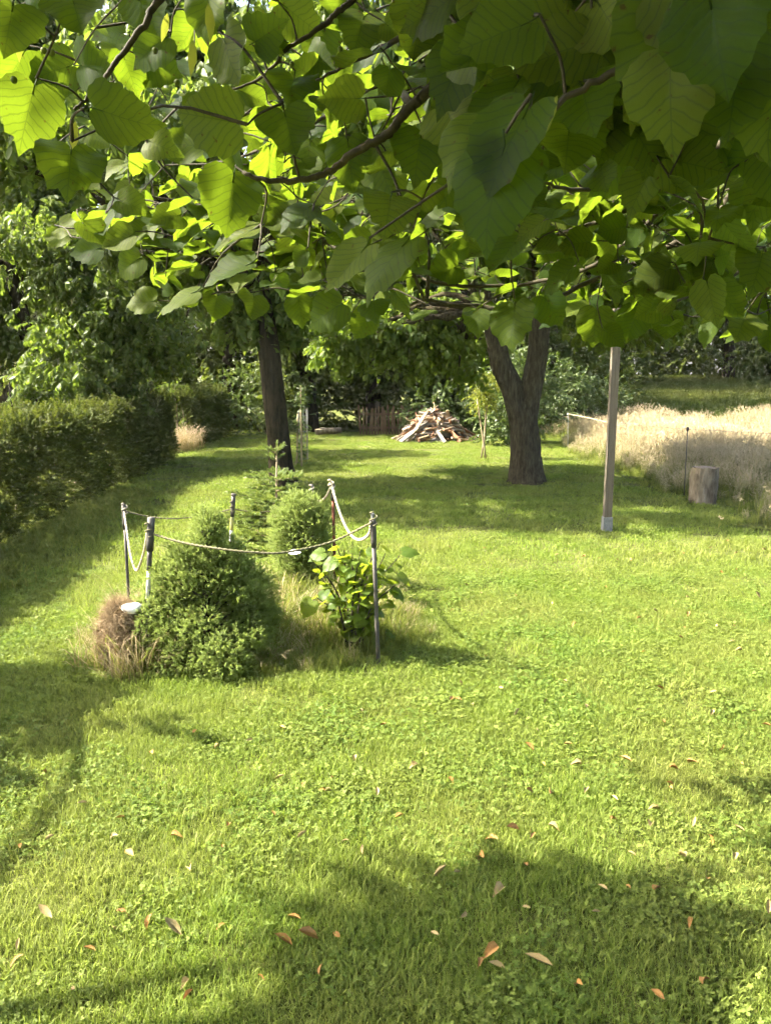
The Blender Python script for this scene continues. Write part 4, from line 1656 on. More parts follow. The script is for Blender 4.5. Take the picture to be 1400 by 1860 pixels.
def leafy_shrub():
    b = G(642, 1192)
    rng = np.random.default_rng(121)
    root = thing('broadleaf_shrub', 'young broad-leaved shrub with bright backlit leaves beside the front right rope post', 'shrub', (b.x, b.y, 0))
    d0 = b.y
    tips = [(640, 985, .0), (610, 988, .06), (690, 985, -.04), (560, 1010, .05), (585, 1050, -.1), (600, 1000, .1), (625, 1000, -.05), (640, 1010, .12), (655, 1000, -.1), (675, 1010, .1), (700, 1005, 0), (725, 1010, .05), (720, 1060, -.1),
            (700, 1045, .15), (610, 1080, .15), (665, 1060, -.15), (690, 1100, -.08), (575, 1085, 0)]
    leaves = []
    for i, (u, v, dy) in enumerate(tips):
        t = P(u, v, d0 + dy)
        s = Vector((b.x + rng.normal(0, .02), b.y + rng.normal(0, .02), -.02))
        m = s * .45 + t * .55 + Vector((-(t.x - s.x) * .18, 0, .05))
        pts = bez([s, m, t], 8)
        mb = MB()
        tube(mb, pts, np.linspace(.008, .0025, len(pts)), 6, False)
        st_ob = mb.build('stem', M['twig'], root)
        for k in range(15):
            q = pts[int(len(pts) * (.3 + .7 * (k + .5) / 15)) - 1] + rng.normal(0, .018, 3)
            leaves.append((np.array(q), st_ob))
    for k, (q, st_ob) in enumerate(leaves):
        a = rng.uniform(0, 6.28)
        tip = Vector((math.cos(a), math.sin(a), rng.uniform(-.7, .15)))
        nn = Vector((rng.normal(0, .45), rng.normal(0, .45), 1))
        L = rng.uniform(.03, .068)
        place_leaf(SHRUB[k % 5], leaf_matrix(Vector(q) + tip.normalized() * L * .28, tip, nn, L), st_ob)
    for (u, v, L, tip, nn) in ((585, 1005, .11, (-1, -.2, -.25), (.2, -.5, 1)), (565, 1095, .12, (-.6, -.3, -.8), (-.3, -.9, .4)), (735, 1002, .1, (1, 0, .1), (.1, -.5, 1)),
                               (728, 1045, .09, (.8, -.2, -.5), (.2, -.3, 1)), (715, 1072, .1, (.8, -.3, -.45), (.3, -.3, 1)), (606, 1020, .1, (-.8, -.3, -.4), (0, -.6, 1)), (705, 1150, .07, (.9, 0, -.4), (.2, -.3, 1))):
        c = P(u, v, d0 + rng.normal(0, .06))
        place_leaf(SHRUB[0], leaf_matrix(c, tip, nn, L * .8), root)


leafy_shrub()


# ---- rope posts
def rope_post(label, base, top, r, bands, cap=True):
    """bands: (t0, t1, radius factor, material, part name) up the post"""
    base, top = Vector(base), Vector(top)
    root = thing('rope_post', label, 'post', (base.x, base.y, 0), 'posts round the roped flower bed')
    for (t0, t1, rf, m, nm) in bands:
        mb = MB()
        A, B = base + (top - base) * t0, base + (top - base) * t1
        tube(mb, [A, A * .7 + B * .3, A * .3 + B * .7, B], [r * rf] * 4, 10, True, .02)
        mb.build(nm, M[m], root)
    return root


def bp(u, v):
    g = G(u, v)
    return (g.x, g.y, -.06)


FL_b, FR_b, BL_b, BM_b, BR_b = bp(262, 1215), bp(688, 1210), bp(236, 1120), bp(411, 1085), bp(609, 1068)
FL, FR = P(275, 940, FL_b[1] + .02), P(677, 940, FR_b[1])
BL, BM, BR = P(225, 916, BL_b[1]), P(425, 897, BM_b[1]), P(604, 879, BR_b[1])
FAR_b = bp(570, 1030)
FAR = P(567, 880, FAR_b[1])
rope_post('front left rope post with grey sleeve and pale band beside the pointed spruce', FL_b, FL, .0135,
          [(0, .3, .95, 'pipe_dark', 'foot'), (.3, .68, .85, 'pipe_pale', 'pale_tube'), (.68, .8, 1.0, 'pipe_dark', 'dark_tube'), (.8, 1, 1.45, 'pipe_grip', 'sleeve')])
rope_post('dark front right rope post standing among the leaves of the broad-leaved shrub', FR_b, FR, .0125,
          [(0, .82, .95, 'pipe_dark', 'tube'), (.82, .99, 1.3, 'pipe_dark', 'sleeve'), (.99, 1.025, .8, 'galv', 'cap')])
rope_post('slim pale back left rope post nearest the hedge', BL_b, BL, .0105, [(0, .8, .9, 'pipe_dark', 'tube'), (.8, 1, 1.3, 'pipe_grip', 'sleeve')])
rope_post('rope post with a dark top and yellowed middle behind the pointed spruce', BM_b, BM, .0115,
          [(0, .5, .9, 'pipe_dark', 'foot'), (.5, .68, 1.0, 'pipe_pale', 'pale_tube'), (.68, .8, 1.1, 'pipe_yellow', 'yellow_tube'), (.8, .985, 1.3, 'pipe_dark', 'sleeve'), (.985, 1, 1.75, 'pipe_dark', 'cap')])
rope_post('rust red back right rope post holding two pale rope loops', BR_b, BR, .0125, [(0, .86, .95, 'pipe_rust', 'tube'), (.86, 1, 1.25, 'pipe_grip', 'sleeve')])
rope_post('short dark rope post mostly hidden behind the rounded spruce', FAR_b, FAR, .0105, [(0, 1, 1, 'pipe_dark', 'tube')])


def rope(label, pts, r, mat, knots=()):
    p = bez(pts, 10)
    root = thing('rope', label, 'rope', tuple(p[0]), 'ropes slung between the bed posts')
    mb = MB()
    # two twisted strands
    d = np.gradient(p, axis=0)
    s = np.cumsum(np.r_[0, np.linalg.norm(np.diff(p, axis=0), axis=1)])
    n = int(s[-1] / (r * 1.6)) + 2
    q = np.c_[[np.interp(np.linspace(0, s[-1], n), s, p[:, k]) for k in range(3)]].T
    for ph in (0, math.pi):
        a = np.linspace(0, s[-1] / (r * 9) * 2 * math.pi, n) + ph
        t = np.gradient(q, axis=0)
        t /= np.linalg.norm(t, axis=1, keepdims=True)
        x = np.cross(t, [.3, .9, .2])
        x /= np.linalg.norm(x, axis=1, keepdims=True)
        y = np.cross(t, x)
        tube(mb, q + (x * np.cos(a)[:, None] + y * np.sin(a)[:, None]) * r * .5, r * .68, 6, True)
    mb.build('strands', M[mat], root)
    for c, axis, R in knots:
        x, y, z = frame_along(axis)
        mb = MB()
        ring = [np.array(tuple(c)) + (x * math.cos(a) + y * math.sin(a)) * R + z * (.006 * a - .018) for a in np.linspace(0, 2 * math.pi * 2, 26)]
        tube(mb, ring, r * .7, 6, True)
        mb.build('knot', M[mat], root)


UP = (0.02, 0, 1)
fl_t = P(272, 968, FL.y)
fr_t = P(678, 948, FR.y - .015)
rope('long dark rope sagging across the front of the bed past the pointed spruce', [fl_t, P(330, 985, 3.98), P(400, 997, 3.9), P(470, 1004, 3.9), P(520, 1003, 3.95), P(600, 985, 4.1), fr_t], .0062, 'rope_dark',
     [(fl_t, UP, .022), (fr_t, UP, .019)])
bl_t = P(227, 929, BL.y)
rope('pale rope loop hanging between the two left posts', [bl_t + Vector((0, -.012, 0)), P(231, 965, (BL.y * .8 + FL.y * .2)), P(238, 1010, (BL.y * .6 + FL.y * .4)), P(248, 1036, (BL.y + FL.y) / 2), P(258, 1015, BL.y * .35 + FL.y * .65), P(265, 985, BL.y * .15 + FL.y * .85), fl_t + Vector((-.015, .01, .006))],
     .0068, 'rope_pale', [(bl_t, UP, .017)])
bm_t = P(422, 924, BM.y)
rope('thin dark rope along the back of the bed between the left posts', [bl_t, P(270, 938, BL.y + .05), P(320, 942, BL.y + .1), P(380, 935, BM.y - .05), bm_t], .0048, 'rope_dark', [(bm_t, UP, .016)])
rope('thin dark rope from the yellowed post into the rounded spruce', [bm_t, P(450, 929, BM.y + .1), P(480, 930, BM.y + .2), P(520, 922, BM.y + .35), P(566, 898, FAR.y - .03)], .0048, 'rope_dark')
far_t = P(566, 892, FAR.y - .012)
br_t = P(601, 884, BR.y - .014)
rope('short pale rope loop hanging at the top of the rust red post', [far_t, P(572, 905, FAR.y - .05), P(582, 910, (FAR.y + BR.y) / 2), P(592, 902, BR.y + .04), br_t], .008, 'rope_pale', [(far_t, UP, .018), (br_t, UP, .02)])
rope('long pale rope loop hanging from the rust red post to the front right post', [br_t + Vector((.01, -.004, .004)), P(612, 915, BR.y * .85 + FR.y * .15), P(625, 950, BR.y * .6 + FR.y * .4), P(640, 974, BR.y * .4 + FR.y * .6), P(655, 980, BR.y * .25 + FR.y * .75), P(670, 970, BR.y * .1 + FR.y * .9), fr_t + Vector((-.012, .01, 0))],
     .0085, 'rope_pale', [(P(603, 890, BR.y), UP, .021)])


# ---- straw mound with a white stone
def straw_mound():
    c = G(215, 1225)
    d0 = c.y
    rng = np.random.default_rng(131)
    root = thing('straw_mound', 'rounded stack of matted dry straw at the front left of the bed', 'straw stack', (c.x, c.y, 0))
    top = P(222, 1106, d0 + .05)
    mb = MB()
    seg, rings = 20, 9
    V, F = [], []
    R = .092
    for i in range(rings + 1):
        t = i / rings
        for j in range(seg):
            a = 2 * math.pi * j / seg
            z = -.03 + (top.z + .03) * math.sin(t * math.pi / 2)
            rr = R * (1.12 * (1 - t ** 3.2) + .03) * (1 + rng.normal(0, .05))
            V.append((top.x - .02 + rr * math.cos(a), d0 + .08 + rr * math.sin(a), z))
    for i in range(rings):
        for j in range(seg):
            k = (j + 1) % seg
            F.append((i * seg + j, i * seg + k, (i + 1) * seg + k, (i + 1) * seg + j))
    mb.add(V, F)
    mb.build('core', M['thatch'], root)
    st = [blades(150 + i, M['straw'], 22, .03, (.02, .05), .003, 2.6) for i in range(3)]
    pts = np.concatenate([np.array(V), np.array(V)[rng.integers(0, len(V), 380)] + rng.normal(0, .012, (380, 3))])
    ctr = np.array([top.x - .02, d0 + .08, 0])
    d = (pts - ctr)
    d[:, 2] = d[:, 2] * .35 - .05
    d += rng.normal(0, .08, d.shape)
    scatter('straw', pts, eul_z(d, rng), rng.uniform(.6, 1.0, len(pts)), st, root)
    s = MB()
    c2 = P(240, 1101, d0 + .05)
    n = 14
    ring = []
    for z, f in ((-.03, .8), (-.012, 1.0), (.004, .93), (.013, .5), (.014, 0.02)):
        ring.append([(c2.x + .06 * f * math.cos(2 * math.pi * j / n) * (1 + .2 * math.sin(j * 2.3) + .1 * math.sin(j * 4.1)), c2.y + .045 * f * math.sin(2 * math.pi * j / n), c2.z + z + .004 * math.sin(j)) for j in range(n)])
    V = [p for r_ in ring for p in r_]
    F = [(i * n + j, i * n + (j + 1) % n, (i + 1) * n + (j + 1) % n, (i + 1) * n + j) for i in range(4) for j in range(n)]
    F += [tuple(range(n - 1, -1, -1)), tuple(range(4 * n, 5 * n))]
    s.add(V, F)
    tag(s.build('white_stone', M['white']), 'flat white stone lying on top of the straw stack', 'stone')


straw_mound()

# ---- long dry and green grass in the bed
rng = np.random.default_rng(141)
bw = [blades(160 + i, M['weed'], 60, .11, (.1, .3), .005, .85) for i in range(3)]
bd = [blades(165 + i, M['dry'], 60, .11, (.1, .32), .004, .85) for i in range(3)]
P_, S_, I_ = [], [], []
_more = [(-1.38 + .12 * math.cos(i * 2.4) * (i % 5) / 2, 4.02 + .1 * math.sin(i * 2.4) * (i % 4) / 2) for i in range(46)]
for i in range(566):
    a, q = rng.uniform(0, 6.28), math.sqrt(rng.uniform())
    x, y = -.8 + 1.08 * q * math.cos(a), 4.7 + .86 * q * math.sin(a)
    if i >= 520:
        x, y = _more[i - 520]
    P_.append((x, y, float(gz(x, y)) - .01))
    e = 1 - .55 * ss(.7, 1, q)
    S_.append(rng.uniform(.6, 1.1) * e)
    I_.append(rng.integers(3, 6) if rng.uniform() < (.16 + .25 * (x < -.9)) else rng.integers(0, 3))
tag(scatter('bed_grass', P_, np.c_[rng.normal(0, .12, len(P_)), rng.normal(0, .12, len(P_)), rng.uniform(0, 6.28, len(P_))], np.array(S_), bw + bd, idx=I_),
    'unmown green and straw-coloured grass growing in the roped bed', 'grass', kind='stuff')
# a mouldering white leaf and petals in the bed
mb = MB()
c = P(535, 1005, 4.75)
add_leaf(mb, (c.x - .04, c.y, c.z), (1, .2, .15), (0, -.5, 1), .085, .055, .2, .3)
tag(mb.build('pale_leaf', M['petal']), 'single pale upturned leaf among the grass behind the front rope', 'leaf')


# ================================================================== FALLEN LEAVES
def dead_leaf_mesh(seed, mat, long=False):
    r = np.random.default_rng(seed)
    mb = MB()
    add_leaf(mb, (0, -.5, 0), (0, 1, r.uniform(-.1, .2)), (r.normal(0, .3), 0, 1), 1.0, .34 if long else .52, r.uniform(.6, 1.6), r.uniform(-1.6, 1.2))
    return mb.mesh('fallen_leaf', mat)


DL = {m: [dead_leaf_mesh(700 + i + 10 * j, M[m], i % 2 == 0) for i in range(4)] for j, m in enumerate(('deadleaf', 'paleleaf'))}


def fallen(u, v, size_px, mat, label, group=None, rz=None, k=0):
    g = G(u, v)
    dist = math.sqrt(g.x ** 2 + g.y ** 2 + CAM_H ** 2)
    L = size_px * dist / FPX * (.62 if size_px > 30 else .8)
    o = bpy.data.objects.new('fallen_leaf', DL[mat][k % 4])
    COL.objects.link(o)
    o.location = (g.x, g.y, float(gz(g.x, g.y)) + .034)
    o.rotation_euler = (random.gauss(0, .35), random.gauss(0, .35), random.uniform(0, 6.28) if rz is None else rz)
    o.scale = (L, L, L)
    tag(o, label, 'fallen leaf', group)


for k, (u, v, s, m, lab, rz) in enumerate((
        (980, 1772, 62, 'paleleaf', 'largest pale dead leaf in the shadow at the bottom of the lawn', 1.2),
        (890, 1748, 52, 'deadleaf', 'orange-brown dead leaf left of the largest pale one in the bottom shadow', 2.2),
        (1045, 1806, 50, 'deadleaf', 'dark red curled dead leaf nearest the bottom edge', .5),
        (560, 1722, 60, 'deadleaf', 'long orange dead leaf, right one of a touching pair on the near lawn', 1.9),
        (515, 1728, 52, 'deadleaf', 'long orange dead leaf, left one of a touching pair on the near lawn', 1.4),
        (905, 1638, 50, 'paleleaf', 'pale twisted dead leaf just inside the top of the bottom shadow', 2.4),
        (268, 1695, 44, 'deadleaf', 'brown dead leaf on the near lawn beside a small shaded patch', 2.5),
        (318, 1712, 44, 'paleleaf', 'dull tan dead leaf on the edge of the small shaded patch', 1.2),
        (912, 1260, 20, 'paleleaf', 'tiny white scrap on the grass right of the bed shadow', .4),
        (870, 1575, 44, 'deadleaf', 'slanting orange dead leaf at the lower end of a short leaf trail', .6),
        (890, 1540, 44, 'deadleaf', 'orange dead leaf in the middle of a short leaf trail', 1.2),
        (930, 1528, 40, 'deadleaf', 'orange dead leaf at the upper end of a short leaf trail', 1.8),
        (535, 1685, 34, 'deadleaf', 'small orange dead leaf just above the touching pair', 1.5),
        (1235, 1578, 34, 'paleleaf', 'white dead leaf standing upright in the grass at the lower right', .1),
        (1250, 1700, 36, 'deadleaf', 'orange dead leaf at the right edge of the bottom shadow', 2.6),
        (238, 1568, 34, 'deadleaf', 'folded brown dead leaf on the left lawn', .9),
        (1135, 1395, 34, 'deadleaf', 'reddish V-shaped dead leaf on the middle right lawn', .8),
        (1045, 1405, 32, 'paleleaf', 'pale flat dead leaf on the middle right lawn', 1.6))):
    fallen(u, v, s, m, lab, None, rz, k)
rng = np.random.default_rng(151)
small = [(455, 1355), (750, 1408), (585, 1445), (725, 1500), (660, 1560), (322, 1530), (405, 1548), (495, 1490), (1158, 1300), (1290, 1305), (975, 1340), (1030, 1368), (1215, 1440), (1005, 1525), (1145, 1575), (798, 1608), (830, 1605),
         (1330, 1580), (1375, 1520), (1280, 1625), (650, 1275), (690, 1250), (785, 1265), (880, 1200), (1340, 1190), (1100, 1070), (1180, 1060), (1035, 1090), (1310, 1050), (1385, 1110), (940, 1310), (1390, 1330), (345, 1592), (400, 1700),
         (90, 1680), (35, 1735), (610, 1715), (30, 1760), (1390, 1680), (1095, 1640), (1185, 1490), (1215, 1445), (960, 1375), (985, 1408), (1255, 1395), (770, 1150), (820, 1115), (1160, 1130), (1010, 1015), (880, 1000), (1240, 1010), (1320, 990),
         (165, 1745), (840, 1680), (580, 1780), (905, 1780)]
for q in range(120):
    v = 1000 + 840 * rng.uniform() ** 1.3
    small.append((rng.uniform(330, 1390) if v < 1330 else rng.uniform(20, 1390), v))
small = [q for q in small if not (q[0] < 800 and q[1] < 1290)]
for k, (u, v) in enumerate(small):
    pale = rng.uniform() < .42
    s = np.interp(v, [1000, 1300, 1500, 1800], [9, 17, 22, 26]) * rng.uniform(.75, 1.2)
    fallen(u, v, s, 'paleleaf' if pale else 'deadleaf', 'small pale straw-coloured dead leaf scattered on the sunny lawn' if pale else 'small rusty brown dead leaf scattered on the sunny lawn',
           'scattered small pale leaves' if pale else 'scattered small brown leaves', None, k)


# ================================================================== LIME TREE OVERHEAD
def lime_tree():
    rng = np.random.default_rng(171)
    tx, ty = 2.7, 1.3
    root = thing('lime_tree', 'lime tree whose leafy boughs hang over the top of the view', 'tree', (tx, ty, 0))
    mb = MB()
    tube(mb, [(tx, ty, -.1), (tx + .02, ty, .8), (tx - .03, ty + .05, 1.8), (tx, ty, 3.0), (tx - .1, ty, 4.3)], [.24, .19, .17, .15, .1], 18, True, .07)
    mb.build('trunk', M['bark'], root)
    T = lambda z: Vector((tx - .05, ty + .03, z))
    boughs = [
        ([T(2.2), Vector((1.5, 1.5, 2.35)), P(1400, 155, 1.55), P(1365, 215, 1.55), P(1315, 260, 1.6), P(1265, 288, 1.65), P(1215, 320, 1.7), P(1130, 385, 1.8), P(1000, 430, 2.0)], .015),
        ([T(1.9), Vector((1.7, 2.1, 2.05)), P(1400, 330, 2.2), P(1300, 390, 2.2), P(1250, 425, 2.2), P(1170, 470, 2.25), P(1050, 520, 2.3), P(973, 566, 2.2), P(911, 564, 2.1), P(870, 555, 2.1), P(824, 554, 2.05), P(783, 545, 2.0), P(762, 544, 2.0), P(742, 558, 2.0)], .0105),
        ([T(2.0), Vector((1.5, 1.8, 2.2)), P(1330, 300, 1.9), P(1230, 325, 1.9), P(1190, 390, 1.95), P(1130, 445, 2.0), P(1060, 490, 2.1), P(960, 515, 2.2), P(880, 520, 2.2), P(800, 515, 2.2), P(735, 495, 2.25), P(640, 470, 2.3), P(520, 455, 2.4), P(400, 465, 2.5), P(280, 450, 2.5), P(130, 430, 2.5)], .008),
        ([T(2.6), Vector((1.4, 1.3, 2.7)), Vector((.7, 1.25, 2.45)), P(860, 105, 1.25), P(750, 190, 1.25), P(700, 245, 1.25), P(645, 275, 1.25), P(610, 305, 1.25), P(560, 325, 1.25), P(490, 328, 1.25), P(442, 315, 1.25)], .011),
        ([T(2.9), Vector((1.2, 1.5, 3.0)), Vector((.2, 1.5, 2.7)), P(420, -120, 1.4), P(290, 0, 1.4), P(265, 40, 1.4), P(220, 100, 1.4), P(190, 145, 1.4), P(165, 170, 1.4), P(135, 200, 1.4)], .009),
        ([Vector((.2, 1.5, 2.7)), P(680, -60, 1.5), P(615, 20, 1.5), P(575, 55, 1.5), P(520, 90, 1.5), P(475, 140, 1.5), P(410, 168, 1.5)], .007),
        ([Vector((.7, 1.25, 2.45)), P(760, 50, 1.4), P(700, 85, 1.4), P(625, 120, 1.4), P(575, 145, 1.4)], .006),
        ([P(1180, 330, 1.75), P(1160, 330, 1.6), P(1060, 345, 1.55), P(1000, 335, 1.5), P(965, 315, 1.5)], .006),
        ([P(1000, 340, 1.5), P(945, 365, 1.5)], .004),
        ([P(775, 540, 2.0), P(778, 500, 2.0), P(778, 450, 2.0), P(762, 378, 2.0)], .006),
        ([P(770, 545, 2.0), P(750, 495, 2.0), P(700, 420, 2.0), P(680, 390, 2.0)], .005),
        ([T(2.3), Vector((1.2, .9, 2.45)), Vector((.65, .8, 2.2)), P(1330, 60, .85), P(1180, 110, .8), P(1040, 170, .8), P(960, 240, .8)], .008),
        ([T(1.8), Vector((2.0, 2.5, 2.0)), P(1400, 480, 2.8), P(1300, 520, 2.8), P(1180, 560, 2.7), P(1080, 580, 2.6)], .012),
        ([P(640, 470, 2.3), P(560, 420, 2.4), P(470, 390, 2.4), P(350, 370, 2.5), P(240, 350, 2.5)], .007),
        ([P(750, 190, 1.25), P(690, 150, 1.7), P(560, 230, 2.0), P(420, 290, 2.2), P(300, 300, 2.3)], .007),
        ([T(3.0), Vector((1.4, 1.4, 3.3)), Vector((.2, 1.3, 3.2)), Vector((-.7, 1.4, 3.0))], .016),
        ([T(3.3), Vector((1.6, .5, 3.5)), Vector((.6, .2, 3.4)), Vector((-.2, .1, 3.1))], .016),
        ([T(2.8), Vector((2.0, 2.2, 3.0)), Vector((1.4, 2.6, 2.9)), Vector((.6, 2.6, 2.8))], .014),
    ]
    nodes = []
    for k, (pts, r0) in enumerate(boughs):
        p = bez(pts, 8)
        p = p + np.random.default_rng(k).normal(0, .0012, p.shape)
        mb = MB()
        tube(mb, p, np.linspace(r0, max(r0 * .28, .002), len(p)), 8, True, .08, seed=k)
        mb.build('bough', M['twig'], root)
        nodes += list(p)
    nodes = np.array(nodes)
    twigs = MB()

    def connect(q):
        """thin twig from q to the nearest wood, then q counts as wood too"""
        nonlocal nodes
        q = np.asarray(q, float)
        d = np.linalg.norm(nodes - q, axis=1)
        i = int(np.argmin(d))
        a = nodes[i]
        L = d[i]
        if L > .012:
            m = (a + q) / 2 + rng.normal(0, .06, 3) * L + np.array([0, 0, .05 * L])
            tube(twigs, bez([a, m, q], 3), np.linspace(.0026 if L > .1 else .0019, .0013, 7), 4, False)
            if L > .05:
                nodes = np.vstack([nodes, m, q])
        return L

    right = np.array([1.0, 0, 0])
    upv = np.array([0, math.sin(PITCH), math.cos(PITCH)])
    items = []                                      # (order, matrix-args, hero)

    def hero(u, v, size, ang, roll=None, pitch=None, depth=None, real=.1):
        d = depth or FPX * real / size * rng.uniform(.92, 1.1)
        c = np.array(P(u, v, d))
        L = size * d / FPX * (.68 if size > 130 else .76)
        a = math.radians(ang)
        tip = math.cos(a) * right - math.sin(a) * upv
        n = np.array([0, 0, CAM_H]) - c
        n /= np.linalg.norm(n)
        roll = rng.normal(0, 22) if roll is None else roll
        pitch = rng.normal(8, 18) if pitch is None else pitch
        t, nn = Vector(tip), Vector(n)
        side = t.cross(nn)
        t = Matrix.Rotation(math.radians(pitch), 3, side) @ t
        nn = Matrix.Rotation(math.radians(pitch), 3, side) @ nn
        nn = Matrix.Rotation(math.radians(roll), 3, t) @ nn
        base = Vector(c) - t * L * .32
        items.append((base, t, nn, L))

    H_ = [(18, 45, 115, 100), (140, 25, 115, 75, 0, 25), (52, 200, 120, 105, 5, 5), (30, 120, 85, 120), (100, 130, 90, 160, 20, 0), (160, 120, 90, 5, 0, 45), (212, 85, 62, 255), (215, 215, 140, 25, 35, 0), (128, 298, 128, 95, 0, 38),
          (235, 130, 80, 70), (290, 120, 80, 25), (275, 85, 85, 150, 30, 0), (265, 20, 90, 60), (420, 105, 110, 70), (385, 215, 122, 190, 0, 10), (420, 360, 122, 97, 0, 5), (345, 60, 70, 120), (455, 175, 80, 210), (530, 160, 100, 105), (525, 235, 112, 75),
          (470, 232, 70, 120), (580, 85, 75, 100), (330, 265, 85, 180, 40, 0), (655, 48, 95, 110), (690, 300, 100, 80), (560, 280, 75, 100), (635, 290, 90, 85), (600, 205, 80, 100), (760, 55, 112, 100), (745, 180, 80, 120), (668, 170, 60, 60),
          (700, 335, 85, 95), (480, 60, 90, 130), (540, 30, 90, 40), (620, 130, 60, 90), (375, 20, 90, 100), (60, 20, 80, 30),
          # dark near leaves at the upper right
          (870, 95, 170, 150, 45, 0), (825, 125, 145, 128, 40, 0), (910, 60, 165, 160, 30, 0), (960, 40, 150, 185), (1015, 90, 160, 170, 35, 0), (1100, 30, 165, 60), (1075, 95, 150, 200, 50, 10), (1200, 60, 215, 110, 0, 0), (1300, 65, 215, 80, 10, 0), (1375, 40, 195, 100),
          (1215, 165, 195, 92, 10, 5), (1335, 150, 205, 98, 5, 5), (1150, 175, 150, 120), (1060, 180, 165, 85), (925, 255, 205, 122, 48, 0), (895, 335, 215, 108, 28, 0), (850, 265, 160, 130, 50, 0), (1030, 265, 150, 95), (1000, 215, 95, 125, 60, 0), (760, 270, 105, 100),
          (775, 140, 85, 70), (800, 230, 92, 110), (1090, 310, 95, 100), (1260, 235, 130, 80), (1385, 265, 120, 150), (1160, 250, 120, 60), (1330, 240, 110, 120), (1300, 330, 85, 95), (1375, 350, 110, 110), (1250, 20, 190, 60), (1130, 110, 150, 95), (980, 150, 140, 110), (1050, 20, 150, 130),
          (1280, 120, 190, 140), (1400, 190, 190, 100), (1110, 230, 130, 110), (1215, 280, 100, 80), (830, 190, 100, 140),
          # hanging lower edge
          (635, 480, 135, 135, 58, 0), (520, 400, 80, 160, 40, 0), (430, 425, 95, 168, 72, 0), (420, 490, 105, 165, 68, 0), (325, 538, 95, 168, 70, 0), (258, 548, 62, 180, 30, 0), (392, 556, 58, 100), (460, 556, 66, 92), (236, 480, 62, 150, 25, 0),
          (160, 455, 62, 170, 30, 0), (106, 430, 50, 178, 40, 0), (590, 570, 72, 110), (660, 588, 60, 120), (545, 560, 58, 80), (930, 585, 95, 100), (990, 450, 70, 120), (920, 460, 95, 130, 50, 0), (1060, 300, 72, 90), (1290, 600, 66, 115, 55, 0), (1210, 590, 60, 95),
          (1350, 585, 85, 100), (1000, 560, 70, 60), (870, 570, 70, 100), (1080, 590, 75, 95), (1150, 585, 70, 110), (1395, 600, 90, 90), (1380, 480, 105, 100), (1290, 545, 92, 80), (1240, 500, 80, 130), (1330, 430, 90, 60), (1160, 420, 70, 150),
          (215, 370, 60, 170, 35, 0), (190, 400, 55, 160, 35, 0), (270, 430, 60, 150, 40, 0), (310, 400, 60, 200, 30, 0), (330, 470, 60, 140, 45, 0), (590, 370, 70, 170, 40, 0), (490, 350, 60, 200, 40, 0), (640, 410, 70, 150, 45, 0)]
    for h in H_:
        hero(*h)
    for q in range(46):
        hero(rng.uniform(820, 1420), rng.uniform(-20, 330), rng.uniform(95, 150), rng.uniform(40, 170), rng.normal(15, 35))
    # upper faces that catch the sun: leaves tipped towards it
    for (u, v, size, ang) in ((705, 468, 110, 140), (1108, 500, 56, 185), (1045, 565, 52, 170), (128, 415, 45, 10), (690, 515, 45, 120), (1085, 268, 36, 90), (560, 400, 60, 160), (430, 425, 70, 170)):
        d = FPX * .095 / size
        c = Vector(P(u, v, d))
        a = math.radians(ang)
        t = Vector(math.cos(a) * right - math.sin(a) * upv + np.array([0, -.25, 0]))
        nn = (SUNV + Vector((0, -.75, 0))).normalized()
        L = size * d / FPX
        items.append((c - t.normalized() * L * .32, t, nn, L))
    n_hero = len(items)

    us = [60, 85, 200, 240, 400, 600, 700, 760, 900, 1000, 1130, 1230, 1300, 1400, 1500]
    vb = [400, 440, 480, 545, 565, 580, 545, 560, 595, 590, 590, 605, 615, 625, 640]

    def fill(n, ur, vr, dr, tone, clump=1):
        k = 0
        tries = 0
        while k < n and tries < n * 20:
            tries += 1
            u, v = rng.uniform(*ur), rng.uniform(*vr)
            if v > np.interp(u, us, vb) - 45:
                continue
            if v > 330 and u < 80 or (150 < v < 340 and u < 250 and rng.uniform() < .85) or (330 <= v and u < 170 and v < 400):
                continue
            d = rng.uniform(*dr)
            c = np.array(P(u, v, d))
            for q in range(clump):
                cc = c + rng.normal(0, .06, 3) * (q > 0)
                a = rng.uniform(0, 6.28)
                tip = Vector((math.cos(a) - .35, math.sin(a) - .35, rng.uniform(-.8, .05)))
                nn = Vector((rng.normal(-.25, .4), rng.normal(-.2, .45), 1.0)) if rng.uniform() < tone else Vector((rng.normal(0, .5), -1, rng.normal(.3, .4)))
                L = rng.uniform(.038, .075)
                items.append((Vector(cc) - tip.normalized() * L * .35, tip, nn, L))
                k += 1
    fill(270, (90, 660), (300, 585), (1.9, 3.1), .7, 3)
    fill(560, (560, 1480), (330, 625), (1.6, 3.3), .65, 3)
    fill(30, (60, 700), (-60, 300), (1.5, 2.5), .6, 2)
    fill(60, (300, 720), (0, 330), (1.4, 2.6), .6, 2)
    fill(260, (640, 1480), (-60, 420), (1.0, 2.6), .55, 3)
    n_view = len(items)
    # unseen canopy above the viewer, thickened to shade the near leaves
    for i in range(4900):
        while True:
            q = rng.normal(0, 1, 3)
            q /= np.linalg.norm(q)
            q *= rng.uniform(.25, 1) ** .5
            k = int(rng.choice(4, p=[.4, .16, .18, .26]))
            c = np.array([(-.1, .85, 2.95), (1.5, 1.3, 3.7), (.8, .1, 3.2), (.4, .7, 2.28)][k]) + q * np.array([(1.6, .75, .45), (1.6, 1.5, 1.0), (1.3, 1.0, .7), (.65, .45, .16)][k])
            if c[2] > 1.6 + max(c[1], 0) * .47 + .12:
                break
        a = rng.uniform(0, 6.28)
        tip = Vector((math.cos(a), math.sin(a), rng.uniform(-.7, .1)))
        L = rng.uniform(.08, .13)
        items.append((Vector(c), tip, Vector((rng.normal(-.4, .4), rng.normal(.1, .4), 1)), L))
